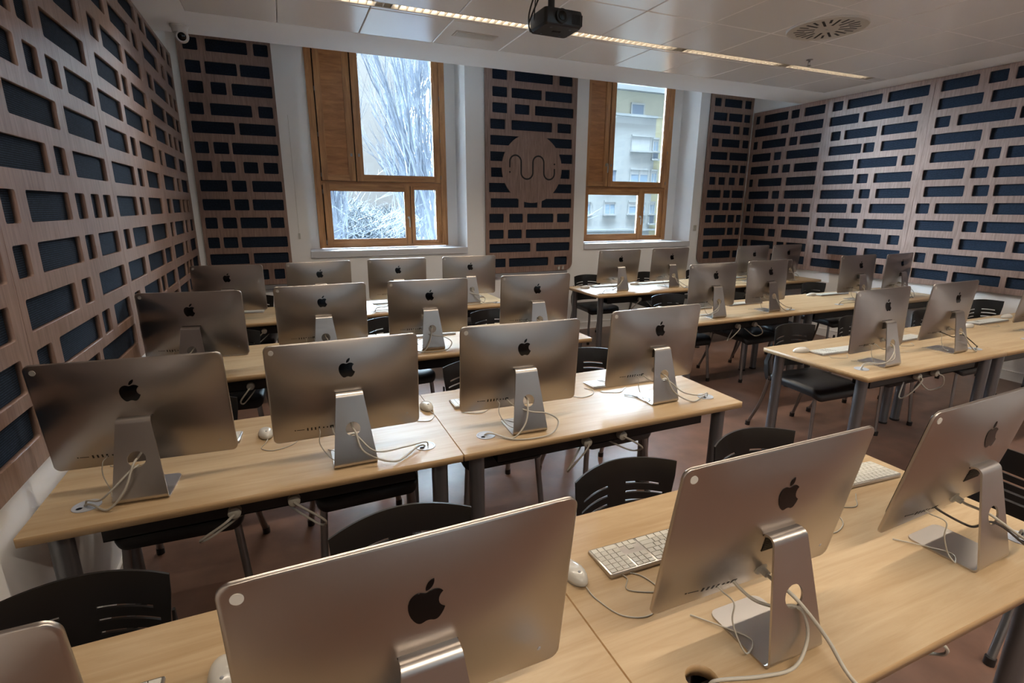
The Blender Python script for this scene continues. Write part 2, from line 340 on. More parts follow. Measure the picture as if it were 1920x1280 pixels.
# slotted plywood cladding ------------------------------------------------
PAN={'L0':(830,2095,[(970,[(875,1235),(1280,1712),(1752,2030)]),(1122,[(875,1135),(1180,1310),(1355,1755),(1795,2019)]),(1290,[(875,1005),(1050,1410),(1455,1853),(1893,2021)]),(1463,[(875,1295),(1340,1600),(1645,2055)]),(1638,[(875,1275),(1320,1450),(1495,1625),(1670,2055)]),(1812,[(875,1005),(1050,1470),(1515,1645),(1690,2055)]),(1988,[(875,1005),(1050,1450),(1495,1625),(1670,2055)]),(2160,[(875,1235),(1280,1410),(1455,1585),(1630,2055)]),(2335,[(875,1135),(1180,1310),(1355,1755),(1800,2055)]),(2515,[(875,1005),(1050,1410),(1455,1585),(1630,2055)]),(2705,[(875,1295),(1340,1600),(1645,2055)]),(2885,[(875,1275),(1320,1450),(1495,1625),(1670,2055)])]),'L1':(2095,3360,[(970,[(2140,2270),(2315,2711),(2751,3325)]),(1122,[(2135,2265),(2333,2788),(2835,2953),(3026,3312)]),(1290,[(2140,2591),(2665,2783),(2902,3319)]),(1463,[(2135,2248),(2327,2749),(2813,2931),(2998,3317)]),(1638,[(2135,2243),(2322,2720),(2791,2910),(2995,3113),(3176,3299)]),(1812,[(2157,2587),(2660,2782),(2866,3316)]),(1988,[(2327,2781),(2865,3320)]),(2160,[(2329,2495),(2566,2696),(2766,2900),(2966,3323)]),(2335,[(2140,2527),(2567,2706),(2801,3308)]),(2515,[(2140,2560),(2605,2953),(2993,3304)]),(2705,[(2140,2540),(2585,2715),(2760,2890),(2935,3320)]),(2885,[(2140,2270),(2315,2735),(2780,2910),(2955,3320)])]),'L2':(3360,4700,[(970,[(3405,3535),(3580,3940),(3985,4115),(4160,4290),(4335,4660)]),(1122,[(3421,3546),(3658,4091),(4136,4266),(4311,4660)]),(1290,[(3407,3788),(3877,4358),(4403,4660)]),(1463,[(3422,3548),(3620,4004),(4106,4602)]),(1638,[(3417,3829),(3901,4023),(4145,4578)]),(1812,[(3433,3893),(3977,4111),(4221,4611)]),(1988,[(3439,3851),(3926,4053),(4155,4604)]),(2160,[(3418,3839),(3911,4396),(4470,4609)]),(2335,[(3473,3911),(3966,4093),(4192,4588)]),(2515,[(3461,3609),(3675,4087),(4162,4565)]),(2705,[(3506,3827),(3923,4374),(4443,4583)]),(2885,[(3405,3535),(3580,3710),(3755,4158),(4198,4645)])]),'L3':(4700,5960,[(970,[(4745,5165),(5210,5470),(5515,5920)]),(1122,[(4745,5145),(5190,5320),(5365,5495),(5540,5920)]),(1290,[(4766,5222),(5291,5421),(5550,5925)]),(1463,[(4740,4869),(4937,5382),(5433,5589),(5700,5925)]),(1638,[(4743,4902),(4981,5386),(5448,5583),(5673,5798)]),(1812,[(4777,5228),(5320,5464),(5549,5925)]),(1988,[(4740,4872),(4954,5437),(5569,5925)]),(2160,[(4740,5171),(5251,5395),(5485,5619),(5705,5925)]),(2335,[(4757,5242),(5287,5687),(5732,5920)]),(2515,[(4740,4905),(4970,5483),(5562,5688),(5779,5925)]),(2705,[(4745,5230),(5378,5508),(5630,5925)]),(2885,[(4740,4896),(4953,5452),(5475,5643),(5742,5925)])]),'P1':(-745,50,[(941,[(-710,-313),(-273,-189),(-136,-34)]),(1112,[(-710,-358),(-314,19)]),(1278,[(-710,-606),(-572,-442),(-410,25)]),(1472,[(-710,-603),(-559,-430),(-397,-150),(-119,11)]),(1650,[(-710,-469),(-433,-300),(-265,24)]),(1831,[(-710,-474),(-433,-302),(-250,25)]),(2010,[(-710,-583),(-512,-381),(-308,-178),(-127,7)]),(2185,[(-710,-590),(-549,-418),(-388,25)]),(2368,[(-710,-346),(-306,20)]),(2534,[(-710,-590),(-535,-177),(-119,12)]),(2721,[(-694,-569),(-507,-377),(-330,25)]),(2895,[(-695,-569),(-535,-268),(-241,18)]),(3089,[(-694,-574),(-509,-160),(-106,22)])]),'P2':(2257,3475,[(959,[(2306,2521),(2565,3120),(3206,3395)]),(1143,[(2305,2862),(2941,3429)]),(1312,[(2302,2494),(2550,2739),(2794,3435)]),(1504,[(2304,2494),(2568,2753),(2810,3182),(3233,3417)]),(1686,[(2324,2694),(2765,2955),(3007,3436)]),(1865,[(2304,2633),(3113,3432)]),(2041,[(2331,2566),(3179,3398)]),(2222,[(2322,2566),(3174,3430)]),(2402,[(2323,2775),(2963,3416)]),(2579,[(2324,2513),(2593,3134),(3208,3400)]),(2757,[(2351,2539),(2635,2827),(2899,3427)]),(2929,[(2352,2538),(2592,2986),(3033,3403)]),(3113,[(2353,2538),(2633,3136),(3220,3403)])]),'P3':(5600,6400,[(952,[(5711,5835),(5891,6250),(6291,6390)]),(1127,[(5689,6007),(6056,6390)]),(1294,[(5680,6103),(6135,6259),(6290,6390)]),(1481,[(5687,5814),(5848,6094),(6120,6253),(6289,6390)]),(1657,[(5681,5951),(5994,6125),(6160,6390)]),(1835,[(5679,5940),(5987,6122),(6153,6390)]),(2016,[(5700,5817),(5873,6001),(6070,6191),(6270,6376)]),(2188,[(5674,6070),(6100,6232),(6262,6389)]),(2360,[(5679,5994),(6032,6390)]),(2536,[(5681,5810),(5863,6212),(6257,6388)]),(2716,[(5662,6010),(6052,6180),(6241,6366)]),(2882,[(5669,5924),(5949,6212),(6241,6363)]),(3065,[(5669,5794),(5848,6182),(6229,6362)])]),'S1':(4885,6040,[(951,[(4920,5302),(5342,5471),(5516,5646),(5691,6000)]),(1122,[(4920,5228),(5268,5390),(5436,5849),(5900,6000)]),(1294,[(4920,5336),(5433,5558),(5610,6000)]),(1470,[(4920,5245),(5294,5423),(5476,5860),(5910,6000)]),(1642,[(4938,5067),(5117,5248),(5319,5445),(5498,5861),(5910,6000)]),(1819,[(4920,5373),(5445,5570),(5620,5987)]),(1992,[(4920,5369),(5433,5841),(5925,6000)]),(2167,[(4923,5269),(5325,5453),(5507,5634),(5681,6000)]),(2341,[(4924,5416),(5494,5615),(5666,6000)]),(2513,[(4921,5235),(5267,5394),(5445,5849),(5917,6000)]),(2683,[(4921,5335),(5425,5555),(5605,6000)]),(2856,[(4920,5216),(5288,5415),(5457,5857),(5924,6000)])]),'S2':(3690,4885,[(944,[(3875,3972),(4017,4367),(4407,4821)]),(1121,[(3730,4137),(4219,4619),(4698,4817)]),(1288,[(3762,3890),(3965,4420),(4472,4836)]),(1461,[(3744,4205),(4272,4641),(4693,4815)]),(1638,[(3765,4162),(4254,4375),(4434,4840)]),(1808,[(3742,4116),(4184,4313),(4375,4823)]),(1984,[(3756,4168),(4237,4368),(4411,4820)]),(2157,[(3754,3890),(3940,4393),(4441,4840)]),(2333,[(3772,4150),(4222,4353),(4375,4790)]),(2507,[(3793,4173),(4222,4613),(4663,4789)]),(2683,[(3779,3914),(3962,4414),(4463,4836)]),(2856,[(3738,4160),(4223,4636),(4688,4823)])]),'S3':(2490,3690,[(944,[(2530,2718),(2764,3173),(3216,3573)]),(1116,[(2530,2937),(2986,3388),(3461,3572)]),(1283,[(2530,2727),(2781,3175),(3232,3603)]),(1462,[(2542,3013),(3047,3178),(3257,3626)]),(1640,[(2579,2952),(3003,3464),(3520,3647)]),(1815,[(2614,2981),(3022,3158),(3230,3603)]),(1990,[(2649,3014),(3061,3204),(3264,3648)]),(2166,[(2686,2948),(2994,3134),(3206,3605)]),(2346,[(2530,2746),(2786,3112),(3182,3633)]),(2515,[(2530,2732),(2772,2912),(2948,3419),(3486,3624)]),(2695,[(2530,2815),(2855,3171),(3236,3629)]),(2870,[(2530,2850),(2890,3011),(3069,3221),(3301,3629)])])}
HH = .054
INS = {}
def cladding(name, label, key, axis, plane, sgn, top, extra=None, off=0, corners=(0, 0, 0, 0)):
    """axis 'x': sheet spans X at Y = plane; axis 'y': spans Y at X = plane. sgn: direction from the room into the wall"""
    a0, a1, rows = PAN[key]; a0 = a0/1000+off; a1 = a1/1000+off; zb = .832
    t = thing(name, label, 'wall panel', ((a0+a1)/2, plane, 0) if axis == 'x' else (plane, (a0+a1)/2, 0), 0, 'slotted plywood wall panels')
    c = (a0+a1)/2; holes = []; ins = []
    circ = extra
    for z, hs in rows:
        z /= 1000
        if z+HH > top-.02: continue
        for x0, x1 in hs:
            x0 = x0/1000+off-c; x1 = x1/1000+off-c
            poly = rrect(x0, x1, z-HH, z+HH, .009, 2)
            if circ:
                cx, cz, cr = circ[0]-c, circ[1], circ[2]
                dz = [abs(z+s*HH-cz) for s in (-1, 0, 1)]
                if min(dz) < cr:
                    n = 8; q = []
                    if x1 < cx:
                        if z-HH < cz-cr*.5 and x1 < cx-cr: pass
                        zz = [z-HH+2*HH*k/n for k in range(n+1)]
                        q = [(x0, z+HH), (x0, z-HH)]+[(min(x1, cx-math.sqrt(max(0, cr*cr-(v-cz)**2))) if abs(v-cz) < cr else x1, v) for v in zz]
                    elif x0 > cx:
                        zz = [z+HH-2*HH*k/n for k in range(n+1)]
                        q = [(x1, z-HH), (x1, z+HH)]+[(max(x0, cx+math.sqrt(max(0, cr*cr-(v-cz)**2))) if abs(v-cz) < cr else x0, v) for v in zz]
                    elif z < cz and z+HH > cz-cr:
                        xx = [x1-(x1-x0)*k/n for k in range(n+1)]
                        q = [(x0, z-HH), (x1, z-HH)]+[(v, min(z+HH, cz-math.sqrt(max(0, cr*cr-(v-cx)**2)))) for v in xx]
                    if q: poly = q
            holes.append(poly); ins.append((x0, x1, z))
    me = plate(rrect(a0-c+.0015, a1-c-.0015, zb, top, corners, 6), holes, .018, 'plywood_sheet')
    if axis == 'x': xform(me, lambda v: Vector((v.x, sgn*(.009+v.z), v.y)))
    else: xform(me, lambda v: Vector((sgn*(.009+v.z), v.x, v.y)))
    me.materials.append(M['ply']); link('plywood_sheet', me, t)
    for x0, x1, z in ins:
        k = (round(x1-x0, 2), axis, sgn)
        if k not in INS:
            w = k[0]/2+.006; mm = MB(); y0, y1 = sorted((sgn*.0185, sgn*.0275))
            mm.box(*((-w, w, y0, y1) if axis == 'x' else (y0, y1, -w, w)), -HH-.006, HH+.006)
            INS[k] = mm.mesh('fabric_insert', M['fabric'])
        xm = (x0+x1)/2
        link('fabric_insert', INS[k], t, (xm, 0, z) if axis == 'x' else (0, xm, z))
    return t
topS = ZC-.004
for i, (n, l) in enumerate([('L0', 'slotted plywood panel of the near side wall, beside the front desks'), ('L1', 'slotted plywood panel of the near side wall, beside the second row'),
                            ('L2', 'slotted plywood panel of the near side wall, beside the third row'), ('L3', 'slotted plywood panel of the near side wall, ending at the window wall corner')]):
    cladding('acoustic_cladding', l, n, 'y', XL, -1, topS)
cladding('acoustic_cladding', 'dark slotted plywood panel between the side wall corner and the tree window', 'P1', 'x', YW, 1, 3.3)
emb = cladding('acoustic_cladding', 'slotted plywood panel with round wavy-line emblem between the two windows', 'P2', 'x', YW, 1, 3.3, extra=(2.875, 2.094, .405), corners=(.1, 0, 0, 0))
cladding('acoustic_cladding', 'narrow slotted plywood panel in the far corner beside the building window', 'P3', 'x', YW, 1, 3.3, corners=(0, 0, 0, .1))
for n, off, l in [('S1', 0, 'slotted plywood panel of the far side wall touching the window wall'), ('S2', 0, 'slotted plywood panel of the far side wall, second from the window wall'),
                  ('S3', 0, 'slotted plywood panel of the far side wall, third from the window wall'), ('S2', -2.395, 'slotted plywood panel of the far side wall, fourth from the window wall'),
                  ('S3', -2.395, 'slotted plywood panel of the far side wall, fifth from the window wall')]:
    cladding('acoustic_cladding', l, n, 'y', XR, 1, topS, off=off)
# the emblem: one wavy groove line with two dots
cx0 = (2.257+3.475)/2
sq = [(2.572, 2.101), (2.572, 2.165)]
for (c, zc_, s, w) in ((2.647, 2.168, 1, .075), (2.801, 2.046, -1, .079), (2.954, 2.168, 1, .0745), (3.105, 2.046, -1, .0735)):
    for k in range(13): a = PI-PI*k/12; sq.append((c+w*math.cos(a), zc_+s*.075*math.sin(a)))
sq.append((3.178, 2.101))
mm = MB(); n = len(sq); L_ = []; R_ = []
for i, (x, z) in enumerate(sq):
    ax, az = sq[max(i-1, 0)]; bx, bz = sq[min(i+1, n-1)]; dx, dz = bx-ax, bz-az; d = math.hypot(dx, dz) or 1
    L_.append((x-dz/d*.0095-cx0, z+dx/d*.0095)); R_.append((x+dz/d*.0095-cx0, z-dx/d*.0095))
mm.loft([[(L_[i][0], -.0005, L_[i][1]), (R_[i][0], -.0005, R_[i][1]), (R_[i][0], .002, R_[i][1]), (L_[i][0], .002, L_[i][1])] for i in range(n)])
mm.build('wavy_emblem', M['dark'], emb)
for x, z in ((2.573, 2.049), (3.177, 2.155)):
    MB().lathe([(0, -.0005), (.011, -.0005), (.011, .002), (0, .002)], 14, Matrix.Translation((x-cx0, 0, z)) @ Matrix.Rotation(R(-90), 4, 'X')).build('emblem_dot', M['dark'], emb)
for a, b, l in ((-.745, .05, 'grey cable trunking under the panel beside the tree window'), (2.257, 3.40, 'grey cable trunking under the panel with the round emblem')):
    MB().box(a, b, YW-.005, YWW, .783, .828).build('cable_trunking', M['trunk'], label=l, category='trunking')

# ------------------------------------------------------------------ windows
YF = 6.40
def frame_box(name, x0, x1, y0, y1, z0, z1, par, mat): return MB().box(x0, x1, y0, y1, z0, z1).build(name, M[mat], par)
def sash(name, x0, x1, z0, z1, wl, wr, wb, wt, y0, y1, par, fill, label=None):
    """a sash of four rails with a pane or a shutter board"""
    s = MB(); s.box(x0, x0+wl, y0, y1, z0, z1); s.box(x1-wr, x1, y0, y1, z0, z1)
    o = s.build(name, M['oak'], par)
    if label: o['label'] = label
    r = MB(); r.box(x0+wl, x1-wr, y0+.003, y1-.003, z0, z0+wb); r.box(x0+wl, x1-wr, y0+.003, y1-.003, z1-wt, z1); r.build('sash_rail', M['oakh'], o)
    gx0, gx1, gz0, gz1 = x0+wl, x1-wr, z0+wb, z1-wt
    if fill == 'glass':
        MB().box(gx0-.004, gx1+.004, (y0+y1)/2, (y0+y1)/2+.006, gz0-.004, gz1+.004).build('glass_pane', M['glass'], o)
        b = MB(); q = .009
        b.box(gx0, gx0+q, y0+.012, y0+.02, gz0, gz1).box(gx1-q, gx1, y0+.012, y0+.02, gz0, gz1).box(gx0+q, gx1-q, y0+.012, y0+.02, gz0, gz0+q).box(gx0+q, gx1-q, y0+.012, y0+.02, gz1-q, gz1)
        b.build('glazing_bead', M['oak'], o)
    else:
        MB().box(gx0, gx1, y0+.014, y1-.01, gz0, gz1).build('shutter_board', M['shutter'], o)
        b = MB(); q = .006
        b.box(gx0, gx0+q, y0+.004, y0+.02, gz0, gz1).box(gx1-q, gx1, y0+.004, y0+.02, gz0, gz1).box(gx0, gx1, y0+.004, y0+.02, gz0, gz0+q)
        b.build('shutter_moulding', M['oak'], o)
    return o
def handle(x, z, y, par):
    MB().lathe([(0, 0), (.014, 0), (.014, .006), (.008, .009), (.008, .028), (0, .028)], 12, Matrix.Translation((x, y, z)) @ Matrix.Rotation(R(90), 4, 'X')).tube(crom([(x, y-.026, z), (x+.002, y-.032, z-.02), (x+.003, y-.032, z-.07), (x+.003, y-.028, z-.115)], 4), .0075, 8).build('window_handle', M['white'], par, 40)
for wi, (xa, fx0, fx1) in enumerate(((.244, .365, 1.885), (3.66, 3.745, 5.265))):
    root = bpy.data.objects.new('window_%d' % (wi+1), None); COL.objects.link(root); root['kind'] = 'structure'
    root.location = (fx0, YF, 0)
    W = fx1-fx0; z0, z1 = 1.172, ZT+.05
    # outer frame
    f = MB(); f.box(0, .07, 0, .07, z0, z1); f.box(W-.07, W, 0, .07, z0, z1); f.build('window_frame', M['oak'], root)
    f = MB(); f.box(.07, W-.07, .002, .07, z0, z0+.03); f.box(.07, W-.07, .002, .07, z1-.06, z1); f.box(.07, W-.07, .006, .07, 1.872, 1.915); f.build('frame_rail', M['oakh'], root)
    f = MB(); f.box(1.07, 1.105, 0, .07, z0+.03, 1.872); f.build('mullion', M['oak'], root)
    lip = MB(); a, c, yb_, yt = .06, W-.06, .0365, .066    # added strips stopping light leaks; their dark colour stands for joint shade
    for u0, u1, v0, v1 in ((.055, .1, z0, z1), (W-.1, W-.055, z0, z1), (.43, .48, 1.9, z1), (1.04, 1.12, z0, 1.9)): lip.box(u0, u1, yb_+.004, yt, v0, v1)
    for v0, v1 in ((z0+.01, z0+.045), (1.865, 1.935), (z1-.08, z1-.02)): lip.box(.06, W-.06, yb_+.002, yt-.002, v0, v1)
    lip.box(.07, .47, .046, .062, 1.9, z1)  # backing behind the shutter leaf, added against light leaks
    lip.build('leak_strip', M['jointd'], root)
    # upper: shutter leaf and glazed sash
    sash('shutter_leaf', .082, .448, 1.918, z1-.065, .062, .066, .062, .06, -.012, .03, root, 'board')
    sash('window_sash', .462, W-.078, 1.918, z1-.065, .072, .07, .065, .06, -.012, .04, root, 'glass')
    # lower: opening sash and fixed light
    sash('window_sash', .082, 1.06, z0+.012, 1.888, .068, .062, .078, .072, -.014, .04, root, 'glass')
    sash('fixed_light', 1.105, W-.07, z0+.03, 1.872, .008, .058, .03, .03, .02, .06, root, 'glass')
    handle(1.032, 1.512, -.014, root)
    if wi == 1: handle(.425, 2.215, -.012, root)
    for hx, hz in ((.415, 2.2), (.498, 2.2)):
        MB().box(hx-.011, hx+.011, -.016, -.011, hz-.016, hz+.016).build('handle_plate', M['chrome'], root)
    for hx, zs in ((.076, (1.24, 1.8, 1.98, 2.4, 2.86)), (W-.074, (1.98, 2.4, 2.86))):
        for hz in zs: MB().tube([(hx, -.016, hz-.022), (hx, -.016, hz+.022)], .005, 8).build('hinge_pin', M['chrome'], root)
    # sill board
    x0, x1 = wins[wi]
    structure(MB().box(x0+.001, x1-.001, YWW-.02, YF+.07, ZS-.068, ZS).box(x0+.001, x1-.001, YWW-.022, YWW-.02, ZS-.068, ZS-.004).build('windowsill_%d' % (wi+1), M['sill']))
    # masonry between frame and reveal
    fl = MB()
    if fx0-xa > .01: fl.box(xa+.001, fx0+.02, YF+.045, YO, ZS, ZT)
    if x1-fx1 > .01: fl.box(fx1-.02, x1-.001, YF+.045, YO, ZS, ZT)
    structure(fl.build('trim_%d' % (wi+1), M['wall']))
for wi, x0 in enumerate((.6, 3.6)):                  # unseen windows added behind the viewer for more daylight
    root = bpy.data.objects.new('window_%d' % (wi+3), None); COL.objects.link(root); root['kind'] = 'structure'; root.location = (x0, YB-.2, 0)
    f = MB(); f.box(0, .07, 0, .06, 1, 2.9).box(1.93, 2, 0, .06, 1, 2.9).box(.965, 1.035, 0, .06, 1.07, 2.83); f.build('window_frame', M['oak'], root)
    f = MB(); f.box(.07, 1.93, 0, .06, 1, 1.07).box(.07, 1.93, 0, .06, 2.83, 2.9); f.build('frame_rail', M['oakh'], root)
    for a in (.07, 1.035): MB().box(a, a+.895, .02, .026, 1.07, 2.83).build('glass_pane', M['glass'], root)
MB().box(-.01, .01, -.012, 0, -.03, .03).tube([(0, -.008, .03), (0, -.008, 1.2)], .0015, 5).build('blind_cord_cleat', M['white'], None, loc=(.145, YWW, 1.33), label='small white cord cleat on the wall beside the tree window', category='cleat')
MB().box(-.022, .022, -.014, 0, -.04, .04).box(-.008, .008, -.018, -.014, -.015, .015).build('wall_switch', M['white'], None, loc=(5.53, YWW, 1.35), label='small white switch beside the building window', category='switch')
for dx, l in ((3.27, 'one of the small white clips at the foot of the emblem panel'), (3.33, 'one of the small white clips at the foot of the emblem panel')):
    MB().box(-.012, .012, -.018, 0, 0, .035).tube([(0, -.014, .03), (.012, -.02, .05)], .004, 6).build('panel_clip', M['white'], None, loc=(dx, YW, .845), label=l, category='clip', group='clips on the emblem panel')

# ------------------------------------------------------------------ desks
ZD = .735; TH = .028
def circ(cx, cy, r, n=20): return [(cx+r*math.cos(2*PI*k/n), cy+r*math.sin(2*PI*k/n)) for k in range(n)]
CH = {}
def desk(x0, x1, y0, y1, label, group='birch desks with grey tube legs', opened=(), gx=None):
    W, D = x1-x0, y1-y0; t = thing('desk', label, 'desk', (x0, y0, 0), 0, group)
    if gx is None: gx = (.135, W-.115)
    hs = [circ(g, .128, .033) for g in gx]
    me = plate(rrect(.0012, W-.0012, 0, D, .003, 1), hs, TH, 'desktop')
    xform(me, lambda v: Vector((v.x, v.y, v.z+ZD-TH/2)))
    me.materials.append(M['desk']); me.materials.append(M['edge'])
    for p in me.polygons:
        if abs(p.normal.z) < .5: p.material_index = 1
    link('desktop', me, t)
    if 'leg' not in CH:
        CH['leg'] = MB().cyl((0, 0), .031, .012, ZD-TH-.006, 20).mesh('leg', M['leg'], 40)
        CH['foot'] = MB().cyl((0, 0), .034, 0, .014, 16).mesh('foot', M['black'], 40)
        CH['flange'] = MB().cyl((0, 0), .045, ZD-TH-.007, ZD-TH, 16).mesh('flange', M['black'], 40)
        r = MB().lathe([(.033, ZD-.02), (.0385, ZD), (.0385, ZD+.0022), (.034, ZD+.003), (.0305, ZD+.0016), (.0305, ZD-.02)], 28)
        CH['ring'] = r.mesh('grommet', M['grom'], 40)
        CH['cap'] = plate(circ(0, 0, .0304, 24), [circ(-.016, -.012, .009, 10)], .002, 'grommet_cap')
        xform(CH['cap'], lambda v: Vector((v.x, v.y, v.z+ZD+.0008))); CH['cap'].materials.append(M['grom'])
        CH['plug'] = MB().lathe([(0, 0), (.018, 0), (.021, .006), (.02, .03), (.012, .036), (0, .036)], 16, Matrix.Rotation(R(90), 4, 'X')).mesh('plug', M['cord'], 40)
    for lx in (.075, W-.075):
        for ly in (.075, D-.075):
            l = link('leg', CH['leg'], t, (lx, ly, 0)); link('foot', CH['foot'], l); link('flange', CH['flange'], l)
    b = MB(); z = ZD-TH-.04
    b.box(.1, W-.1, .11, .14, z, ZD-TH).box(.1, W-.1, D-.14, D-.11, z, ZD-TH); b.build('under_frame', M['black'], t)
    tr = MB(); ya, yb = .085, .19; q = ZD-TH-.085
    xa_, xb_ = .17, W-.17
    tr.box(xa_, xb_, ya, yb, q, q+.004).box(xa_, xb_, ya, ya+.004, q, q+.055).box(xa_, xb_, yb-.004, yb, q, q+.055)
    for k in range(5): xx = xa_+.1+k*(xb_-xa_-.2)/4; tr.box(xx-.022, xx+.022, ya+.01, yb-.01, q+.004, q+.04)
    tray = tr.build('cable_tray', M['black'], t)
    for k in range(2):
        px = xa_+(xb_-xa_)*(.38+.2*k)+rnd.uniform(-.03, .03)
        p = link('plug', CH['plug'], tray, (px, ya, q+.028))
        d = rnd.uniform(.05, .12)*(1 if k else -1); h = rnd.uniform(.07, .12)
        MB().tube(crom([(px, ya-.036, q+.028), (px+d*.3, ya-.055, q+.01), (px+d, ya-.03, q-h*.6), (px+d*.8, ya+.03, q-h), (px-d*.2, ya+.06, q-h*.3), (px-d*.6, ya+.08, q+.01)], 5), .0042, 6).build('plug_cord', M['cord'], tray, 60)
    for g in gx:
        if (round(g, 3)) in opened: continue
        r = link('grommet', CH['ring'], t, (g, .128, 0)); c = link('grommet_cap', CH['cap'], r)
    return t
Y1, Y2, Y3, Y4 = .482, 1.71, 3.075, 4.515
DD = .70
rowname = ['front row', 'second row', 'third row', 'window row']
for r, y in enumerate((Y1, Y2, Y3, Y4)):
    y1 = y+DD+(.012 if r == 0 else 0)
    op = (.135,) if r == 0 else ()
    desk(-.782, .542, y, y1, 'birch desk in the %s, with its end against the near side wall' % rowname[r])
    desk(.544, 1.955, y, y1, 'birch desk in the %s, ending at the middle aisle' % rowname[r], opened=op)
for r, (xl, y) in enumerate(((2.88, Y2), (2.93, Y3+.09), (2.985, Y4+.09))):
    desk(xl, xl+1.4, y, y+DD, 'birch desk across the aisle in the %s, at the aisle end' % rowname[r+1])
    desk(xl+1.402, 6.40, y, y+DD, 'long birch desk across the aisle in the %s, reaching the far side wall' % rowname[r+1], gx=(.55, 1.65))

# ------------------------------------------------------------------ all-in-one computers
MW, MH = .528, .3718
def bulge(u, v):                                       # depth behind the front plane, u and v in -1..1
    u = min(1, abs(u)); v = max(-1, min(1, v))
    return .006+.036*(1-u**2.3)**1.0*(1-abs(v)**2.4)**1.0
def mac_meshes():
    d = {}
    n = 10; out = rrect(-MW/2, MW/2, -MH/2, MH/2, .02, n)
    # densify straight runs
    dense = []
    for i, p in enumerate(out):
        q = out[(i+1) % len(out)]; L = math.hypot(q[0]-p[0], q[1]-p[1]); k = max(1, int(L/.025))
        for j in range(k): dense.append((p[0]+(q[0]-p[0])*j/k, p[1]+(q[1]-p[1])*j/k))
    m = MB(); rings = []
    rings.append([(x, .0, z) for x, z in dense]); rings.append([(x, -.005, z) for x, z in dense])
    for s in (.992, .975, .95, .92, .88, .83, .77, .7, .62, .53, .43, .32, .21, .1):
        rings.append([(x*s, -bulge(x*s/(MW/2), z*s/(MH/2)), z*s) for x, z in dense])
    rings[2] = [(x*.994, -.0066, z*.994) for x, z in dense]
    m.loft(rings, True, True); d['housing'] = m.mesh('housing', M['alu'], 50)
    g = plate(rrect(-MW/2+.002, MW/2-.002, -MH/2+.058, MH/2-.002, .018, 6), [], .002, 'screen_glass')
    xform(g, lambda v: Vector((v.x, v.z+.001, v.y))); g.materials.append(M['gloss']); d['screen_glass'] = g
    # fruit emblem
    segs = [(18.71, 19.5), [(17.88, 20.74), (17, 21.95), (15.66, 21.97)], [(14.32, 22), (13.89, 21.18), (12.37, 21.18)], [(10.84, 21.18), (10.37, 21.95), (9.1, 22)],
            [(7.79, 22.05), (6.8, 20.68), (5.96, 19.47)], [(4.25, 17), (2.94, 12.45), (4.7, 9.39)], [(5.57, 7.87), (7.13, 6.91), (8.82, 6.88)], [(10.1, 6.86), (11.32, 7.75), (12.11, 7.75)],
            [(12.89, 7.75), (14.37, 6.68), (15.92, 6.84)], [(16.57, 6.87), (18.39, 7.1), (19.56, 8.82)], [(19.47, 8.88), (17.39, 10.1), (17.41, 12.63)], [(17.44, 15.65), (20.06, 16.66), (20.09, 16.67)], [(20.06, 16.74), (19.67, 18.11), (18.71, 19.5)]]
    leaf = [(13, 3.5), [(13.73, 2.67), (14.94, 2.04), (15.94, 2)], [(16.07, 3.17), (15.6, 4.35), (14.9, 5.19)], [(14.21, 6.04), (13.07, 6.7), (11.95, 6.61)], [(11.8, 5.46), (12.36, 4.26), (13, 3.5)]]
    def bez(s):
        pts = []; p0 = s[0]
        for a, b, c in s[1:]:
            for k in range(5):
                t = k/5; u = 1-t
                pts.append(tuple(u**3*p0[i]+3*u*u*t*a[i]+3*u*t*t*b[i]+t**3*c[i] for i in (0, 1)))
            p0 = c
        return pts
    sc = .068/20
    lz = .09
    bm = bmesh.new()
    for s in (segs, leaf):
        pl = [((x-12.2)*sc, (12-y)*sc+lz) for x, y in bez(s)]
        me = plate(pl, [], .001, 'e')
        b2 = bmesh.new(); b2.from_mesh(me); b2.to_mesh(me); bm.from_mesh(me); b2.free(); bpy.data.meshes.remove(me)
    for v in [-.03+.006*i for i in range(11)]:
        bmesh.ops.bisect_plane(bm, geom=bm.verts[:]+bm.edges[:]+bm.faces[:], plane_co=(v, 0, 0), plane_no=(1, 0, 0))
        bmesh.ops.bisect_plane(bm, geom=bm.verts[:]+bm.edges[:]+bm.faces[:], plane_co=(0, v+lz, 0), plane_no=(0, 1, 0))
    for v in bm.verts:
        x, z, e = v.co; v.co = (x, -bulge(x/(MW/2), z/(MH/2))-.0006-e, z)
    bmesh.ops.recalc_face_normals(bm, faces=bm.faces)
    me = bpy.data.meshes.new('fruit_emblem'); bm.to_mesh(me); bm.free(); me.materials.append(M['gloss']); d['fruit_emblem'] = me
    def disc(x, z, r, t, mat, name, n=18, sx=1, sz=1):
        y = -bulge(x/(MW/2), z/(MH/2)); mm = MB()
        # local surface slope
        e = .004; sl = (bulge((x+e)/(MW/2), z/(MH/2))-bulge((x-e)/(MW/2), z/(MH/2)))/(2*e); sv = (bulge(x/(MW/2), (z+e)/(MH/2))-bulge(x/(MW/2), (z-e)/(MH/2)))/(2*e)
        for tt in (-.001, t): pass
        rs = [[(x+r*sx*q*math.cos(2*PI*k/n), y-sl*r*sx*q*math.cos(2*PI*k/n)-sv*r*sz*q*math.sin(2*PI*k/n)-h, z+r*sz*q*math.sin(2*PI*k/n)) for k in range(n)] for q, h in ((1, -.0005), (1, t), (.001, t))]
        return mm.loft(rs).mesh(name, M[mat], 40)
    d['badge'] = disc(-.24, .162, .0085, .0012, 'white', 'badge')
    d['small_badge'] = disc(.215, -.135, .004, .0008, 'grom', 'small_badge')
    # ports on the back, seen in a row low down
    m = MB(); pz = -.138
